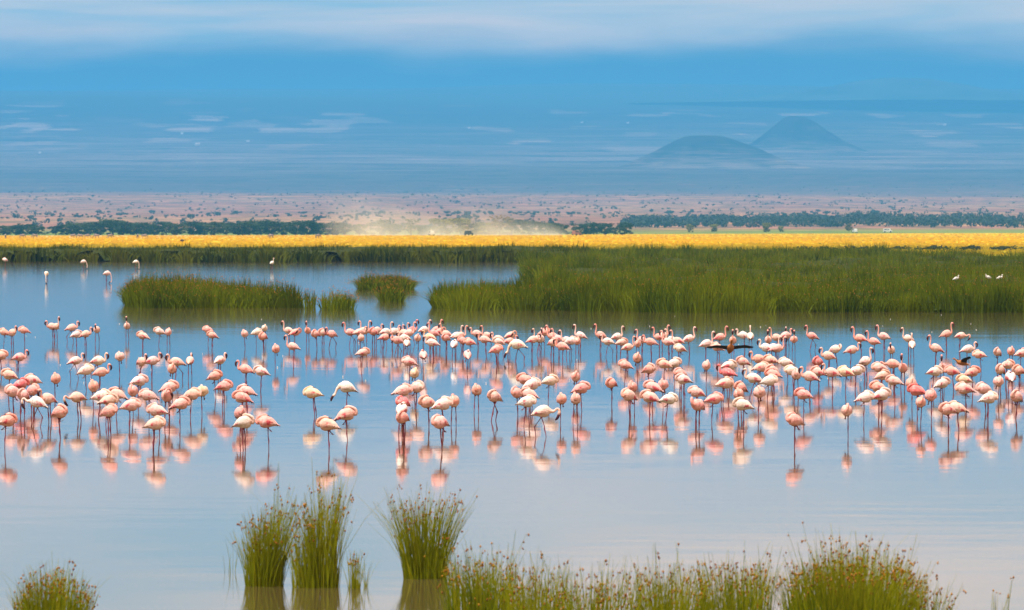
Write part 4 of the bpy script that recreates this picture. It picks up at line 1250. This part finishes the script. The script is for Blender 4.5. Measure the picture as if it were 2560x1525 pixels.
# ------------------------------------------------------------------ grazing animals on the meadow
HIDE = m_simple('wildebeest hide', (0.20, 0.165, 0.16), (0.30, 0.25, 0.24), 4.0)
def quadruped():
    bm = bmesh.new()
    path = catmull([(-.72, 0, .92, .05, .06), (-.66, 0, .98, .17, .20), (-.40, 0, .98, .22, .26), (0, 0, .96, .25, .31), (.36, 0, 1.02, .24, .36), (.58, 0, 1.06, .17, .27), (.78, 0, .94, .11, .17), (.95, 0, .72, .09, .12), (1.04, 0, .56, .085, .10), (1.10, 0, .40, .07, .075), (1.12, 0, .28, .05, .05)], 3)
    S = 10
    rings = []
    for i, p in enumerate(path):
        a = path[max(i - 1, 0)][:3]; b = path[min(i + 1, len(path) - 1)][:3]
        t = b - a; t /= np.linalg.norm(t)
        nrm = np.cross(t, (0, 1, 0)); nrm /= np.linalg.norm(nrm); bn = np.cross(nrm, t)
        rings.append([bm.verts.new(p[:3] + bn * p[3] * math.cos(2 * math.pi * k / S) + nrm * p[4] * math.sin(2 * math.pi * k / S)) for k in range(S)])
    legs = {4: (-.46, 7), 5: (-.46, 6), 13: (.44, 7), 14: (.44, 6)}
    xs = [p[0] for p in path]
    hind = min(range(len(xs) - 1), key=lambda i: abs(xs[i] + .5)); fore = min(range(len(xs) - 1), key=lambda i: abs(xs[i] - .36))
    skip = {(hind, 7), (hind, 6), (fore, 7), (fore, 6)}
    for i in range(len(rings) - 1):
        for k in range(S):
            if (i, k) in skip: continue
            bm.faces.new((rings[i][k], rings[i + 1][k], rings[i + 1][(k + 1) % S], rings[i][(k + 1) % S]))
    bm.faces.new(rings[0][::-1]); bm.faces.new(rings[-1])
    for (i, k) in skip:
        sd = 1 if k == 7 else -1
        prev = [rings[i][k], rings[i + 1][k], rings[i + 1][(k + 1) % S], rings[i][(k + 1) % S]]
        if i == hind: ch = [(-.50, .14, .72, .12), (-.42, .13, .56, .075), (-.56, .12, .36, .05), (-.52, .12, .10, .038), (-.50, .12, 0, .05)]
        else: ch = [(.40, .12, .66, .10), (.40, .11, .48, .06), (.42, .11, .30, .048), (.40, .11, .08, .035), (.41, .11, 0, .045)]
        for (x, y, z, r) in ch:
            cur = [bm.verts.new((x + sx * r, sd * y + sy * r, z)) for sx, sy in ((-1, -1), (1, -1), (1, 1), (-1, 1))]
            for q in range(4): bm.faces.new((prev[q], prev[(q + 1) % 4], cur[(q + 1) % 4], cur[q]))
            prev = cur
        bm.faces.new(prev)
    bmesh.ops.recalc_face_normals(bm, faces=bm.faces)
    me = bpy.data.meshes.new('body'); bm.to_mesh(me); bm.free()
    me.polygons.foreach_set('use_smooth', np.ones(len(me.polygons), dtype=bool))
    me.materials.append(HIDE)
    return me
QB = quadruped()
HORN = simple_loft('horn', [(1.0, .05, .78, .03, .03), (.98, .14, .80, .026, .026), (1.0, .22, .86, .018, .018), (1.03, .22, .95, .006, .006)], QUILL, S=6)
TAIL = simple_loft('tail', [(-.72, 0, .98, .025, .025), (-.80, 0, .80, .02, .02), (-.80, 0, .50, .035, .03), (-.78, 0, .34, .01, .01)], QUILL, S=6)
for i, (px, py, hd, lb) in enumerate([(14, 597, 100, 'far grazing wildebeest at the left edge of the meadow'), (55, 597, 10, 'far grazing wildebeest, second from the left edge'), (88, 597, 170, 'faint far wildebeest between the left edge and the herd'), (182, 597, 0, 'far grazing wildebeest, first of the row of five'), (201, 596, 180, 'far grazing wildebeest, second of the row of five'),
        (217, 597, 5, 'far grazing wildebeest, third of the row of five'), (242, 597, 175, 'far grazing wildebeest, fourth of the row of five'), (275, 597, 20, 'far grazing wildebeest, last of the row of five'), (344, 597, 80, 'far grazing wildebeest, left one of a pair'), (360, 597, 0, 'far grazing wildebeest, right one of a pair'), (678, 597, 150, 'lone far wildebeest on the straw-coloured grass'), (794, 596, 30, 'lone far wildebeest nearest the dust')]):
    d = 1880.0; x = (px - CX) * d / F
    root = empty('wildebeest', (x, d, terrain_z(x, d)), math.radians(hd), 1.05)
    link('body', QB, root); h_ = link('horn', HORN, root); h2 = link('horn', HORN, root); h2.scale = (1, -1, 1); link('tail', TAIL, root)
    tag(root, lb, 'wildebeest', 'wildebeest grazing on the meadow')

# dark ostrich-like bird in the yellow flowers
OST = m_simple('ostrich feathers', (0.03, 0.022, 0.02), (0.10, 0.07, 0.06), 4.0)
d = 1250.0; x = (456 - CX) * d / F
root = empty('ostrich', (x, d, terrain_z(x, d)), 0.0, 0.62)
bm_path = [(-.75, 0, 1.15, .05, .05), (-.5, 0, 1.22, .28, .26), (0, 0, 1.22, .40, .36), (.35, 0, 1.2, .25, .25), (.5, 0, 1.25, .10, .11), (.75, 0, 1.28, .06, .06), (1.0, 0, 1.36, .05, .05), (1.12, 0, 1.42, .08, .08), (1.22, 0, 1.40, .03, .03)]
link('body', simple_loft('body', bm_path, OST), root)
for sd in (1, -1):
    link('leg', simple_loft('leg', [(0, sd * .16, 1.1, .12, .12), (.05, sd * .16, .75, .07, .07), (-.06, sd * .16, .45, .04, .04), (.02, sd * .16, .0, .05, .05)], MAT['bark'], S=6), root)
tag(root, 'dark long-necked bird crouching in the yellow flowers', 'ostrich')

# ------------------------------------------------------------------ safari cars
GLASS = m_simple('car glass', (0.03, 0.035, 0.04), (0.06, 0.06, 0.07), 2.0, 0.15, 0.5)
RUBBER = m_simple('tyre rubber', (0.02, 0.02, 0.02), (0.05, 0.045, 0.04), 5.0)
def box_bm(bm, x0, x1, y0, y1, z0, z1, inset=0.0):
    v = [bm.verts.new(p) for p in ((x0, y0, z0), (x1, y0, z0), (x1, y1, z0), (x0, y1, z0), (x0 + inset, y0 + inset * .5, z1), (x1 - inset, y0 + inset * .5, z1), (x1 - inset, y1 - inset * .5, z1), (x0 + inset, y1 - inset * .5, z1))]
    for f in ((3, 2, 1, 0), (4, 5, 6, 7), (0, 1, 5, 4), (1, 2, 6, 5), (2, 3, 7, 6), (3, 0, 4, 7)): bm.faces.new([v[i] for i in f])
def bm_mesh(name, boxes, mat, bev=0.05):
    bm = bmesh.new()
    for b in boxes: box_bm(bm, *b)
    if bev: bmesh.ops.bevel(bm, geom=bm.edges[:], offset=bev, segments=2, affect='EDGES')
    me = bpy.data.meshes.new(name); bm.to_mesh(me); bm.free(); me.materials.append(mat)
    return me
def wheel_mesh():
    bm = bmesh.new()
    bmesh.ops.create_cone(bm, cap_ends=True, segments=20, radius1=.38, radius2=.38, depth=.24, matrix=Matrix.Rotation(math.pi / 2, 4, 'X'))
    bmesh.ops.bevel(bm, geom=[e for e in bm.edges if e.calc_face_angle(0) > 1], offset=.04, segments=2, affect='EDGES')
    me = bpy.data.meshes.new('wheel'); bm.to_mesh(me); bm.free(); me.materials.append(RUBBER)
    return me
WHEEL = wheel_mesh()
def car(px, py, d, hd, paint, label, van=False):
    x = (px - CX) * d / F
    root = empty('safari_car', (x, d, terrain_z(x, d) + 0.02), math.radians(hd))
    mat = m_simple('car paint', paint, tuple(c * 0.9 for c in paint), 1.0, 0.35, 0.5)
    body = link('body', bm_mesh('body', [(-2.2, 2.25, -.88, .88, .45, 1.12, .04)], mat), root)
    cab = link('cabin', bm_mesh('cabin', [(-2.15, 1.0 if not van else 1.5, -.84, .84, 1.123, 1.95, .18)], mat), root)
    link('roof', bm_mesh('roof', [(-1.95, .8 if not van else 1.3, -.76, .76, 1.96, 2.04, .04)], mat, .02), root)
    for sd in (1, -1):
        for (a, b) in ((-1.85, -1.0), (-.9, -.1), (0, .7)):
            link('window', bm_mesh('window', [(a, b, sd * .80 - .02, sd * .80 + .02, 1.3, 1.75, 0.0)], GLASS, 0), root)
        link('headlight', bm_mesh('headlight', [(2.24, 2.29, sd * .62 - .12, sd * .62 + .12, .78, .95, 0)], EGRET, 0), root)
        for wx in (-1.4, 1.45):
            w_ = link('wheel', WHEEL, root, (wx, sd * .82, .38))
    link('windscreen', bm_mesh('windscreen', [(.87 if not van else 1.37, .93 if not van else 1.43, -.68, .68, 1.25, 1.78, 0.0)], GLASS, 0), root)
    tag(root, label, 'car', 'safari cars driving past the trees')
car(1079, 590, 2605, 100, (0.75, 0.76, 0.74), 'white safari car deep in the thick dust')
car(1172, 588, 2605, 60, (0.05, 0.06, 0.055), 'dark safari car in the middle of the dust')
car(1441, 586, 2610, 55, (0.30, 0.13, 0.09), 'reddish-brown car leading, at the front of the dust trail')
car(2137, 579, 3150, 100, (0.78, 0.82, 0.80), 'white car seen end-on near the lone rounded acacia')
car(2219, 576, 3200, 5, (0.78, 0.82, 0.80), 'white van seen from the side, right of the end-on car', True)

# tiny white farmhouses on the mountain flank
HW = m_simple('house wall', (0.80, 0.78, 0.74), (0.86, 0.84, 0.80), 0.2)
HR = m_simple('house roof', (0.70, 0.68, 0.66), (0.80, 0.79, 0.78), 0.2, 0.5)
def prism(name, L, W, z0, z1, mat):
    V = [(-L, -W, z0), (L, -W, z0), (L, W, z0), (-L, W, z0), (-L, 0, z1), (L, 0, z1)]
    return mesh_np(name, V, [[(0, 1, 5, 4), (2, 3, 4, 5), (3, 2, 1, 0)], [(0, 4, 3), (1, 2, 5)]], mat)
def d_slope(py):
    lo, hi = 6000.0, 36000.0
    for _ in range(50):
        mid = (lo + hi) / 2
        if HOR - (float(np.interp(mid, PROFILE_D, PROFILE_Z)) - H) * F / mid > py: lo = mid
        else: hi = mid
    return lo
for (px, py, s, lb) in [(494, 371, 1.2, 'tiny white farmhouse on the flank above the left wood, the brightest'), (620, 358, 0.8, 'tiny white farmhouse right of the brightest one'), (455, 340, 0.7, 'tiny white farmhouse above the brightest one'), (1173, 329, 0.7, 'tiny white farmhouse high on the flank, near the middle'), (1455, 312, 0.7, 'tiny white farmhouse left of the cinder cones, upper one'),
        (1570, 318, 0.7, 'tiny white farmhouse left of the cinder cones, lower one'), (2362, 326, 0.8, 'tiny white farmhouse right of the cinder cones'), (100, 388, 0.6, 'tiny white farmhouse near the left edge of the flank')]:
    d = d_slope(py); x = (px - CX) * d / F
    root = empty('farmhouse', (x, d, terrain_z(x, d) + 0.5), random.uniform(-.4, .4), s * 1.2)
    link('wall', bm_mesh('wall', [(-4, 4, -2.6, 2.6, -2, 2.8, 0)], HW, 0), root)
    link('roof', prism('roof', 4.5, 3.1, 2.803, 4.6, HR), root)
    link('door', bm_mesh('door', [(-.5, .5, -2.64, -2.603, 0, 2.0, 0)], MAT['bark'], 0), root)
    tag(root, lb, 'house', 'white farmhouses on the mountain flank')

# drifting feathers and foam flecks
fp = []
random.seed(17)
for _ in range(60):
    px = random.uniform(20, 2540); py = random.uniform(770, 960)
    if 800 > py and not (330 < px < 880 or px > 1090): continue
    p = at(px, py)
    fp.append((p.x, p.y, 0.012))
fp = np.array(fp, dtype=np.float32)
o = dots(fp, 0.016, EGRET, 'feather_flecks', None)
tag(o, 'small white feathers and flecks drifting on the lake', 'feathers', kind='stuff')

# ------------------------------------------------------------------ dust and haze
def volume_box(name, lo, hi, mat, label, cat):
    V = [(x, y, z) for z in (lo[2], hi[2]) for (x, y) in ((lo[0], lo[1]), (hi[0], lo[1]), (hi[0], hi[1]), (lo[0], hi[1]))]
    o = link(name, mesh_np(name, V, [[(3, 2, 1, 0), (4, 5, 6, 7), (0, 1, 5, 4), (1, 2, 6, 5), (2, 3, 7, 6), (3, 0, 4, 7)]], mat))
    tag(o, label, cat, kind='stuff')
    return o

def m_dust(x_front, x_back, top, dens):
    t = NT('driven-up dust')
    v = t.node('ShaderNodeVolumePrincipled')
    v.inputs['Color'].default_value = (0.84, 0.88, 0.94, 1)
    p = t.pos()
    sp = t.node('ShaderNodeSeparateXYZ'); t.link(p, sp.inputs[0])
    n_ = t.noise(t.mapping(p, (0.05, 0.05, 0.09)), 1.0, 4, 0.6, 0.5)
    u = t.math('DIVIDE', t.math('SUBTRACT', sp.outputs['X'], x_back), x_front - x_back, True)     # 0 at the old end of the trail, 1 at the car
    hgt = t.math('MULTIPLY', t.math('POWER', t.math('SUBTRACT', 1.02, u), 0.55), top)
    rel = t.math('DIVIDE', sp.outputs['Z'], t.math('MAXIMUM', hgt, 1.2))
    fall = t.math('POWER', t.math('SUBTRACT', 1.0, rel, True), 1.6)
    ends = t.math('MULTIPLY', t.ramp(u, [(0.0, 0.0), (0.35, 1.0), (0.86, 0.9), (1.0, 0.0)]), t.ramp(n_, [(0.36, 0.08), (0.62, 1.0)]))
    t.link(t.math('MULTIPLY', t.math('MULTIPLY', fall, ends), dens), v.inputs['Density'])
    t.link(v.outputs[0], t.out.inputs['Volume'])
    return t.m
def X_(px, d): return (px - CX) * d / F
volume_box('dust_cloud', (X_(800, 2640), 2620, 0.1), (X_(1190, 2640), 2665, 21), m_dust(X_(1185, 2640), X_(805, 2640), 21.0, 0.046), 'large pale dust cloud drifting across the trees behind two cars', 'dust')
volume_box('dust_cloud', (X_(1110, 2640), 2667, 0.1), (X_(1440, 2640), 2705, 16), m_dust(X_(1437, 2640), X_(1115, 2640), 15.0, 0.042), 'low pale dust trail behind the leading car', 'dust')

t = NT('morning haze')
v = t.node('ShaderNodeVolumePrincipled')
v.inputs['Color'].default_value = (0.085, 0.455, 1.0, 1)
v.inputs['Density'].default_value = 7.5e-5
v.inputs['Anisotropy'].default_value = 0.0
t.link(v.outputs[0], t.out.inputs['Volume'])
haze = volume_box('haze', (-13000, -600, -2.5), (13000, 34500, 655), t.m, 'blue haze filling the air over the plain', 'haze')
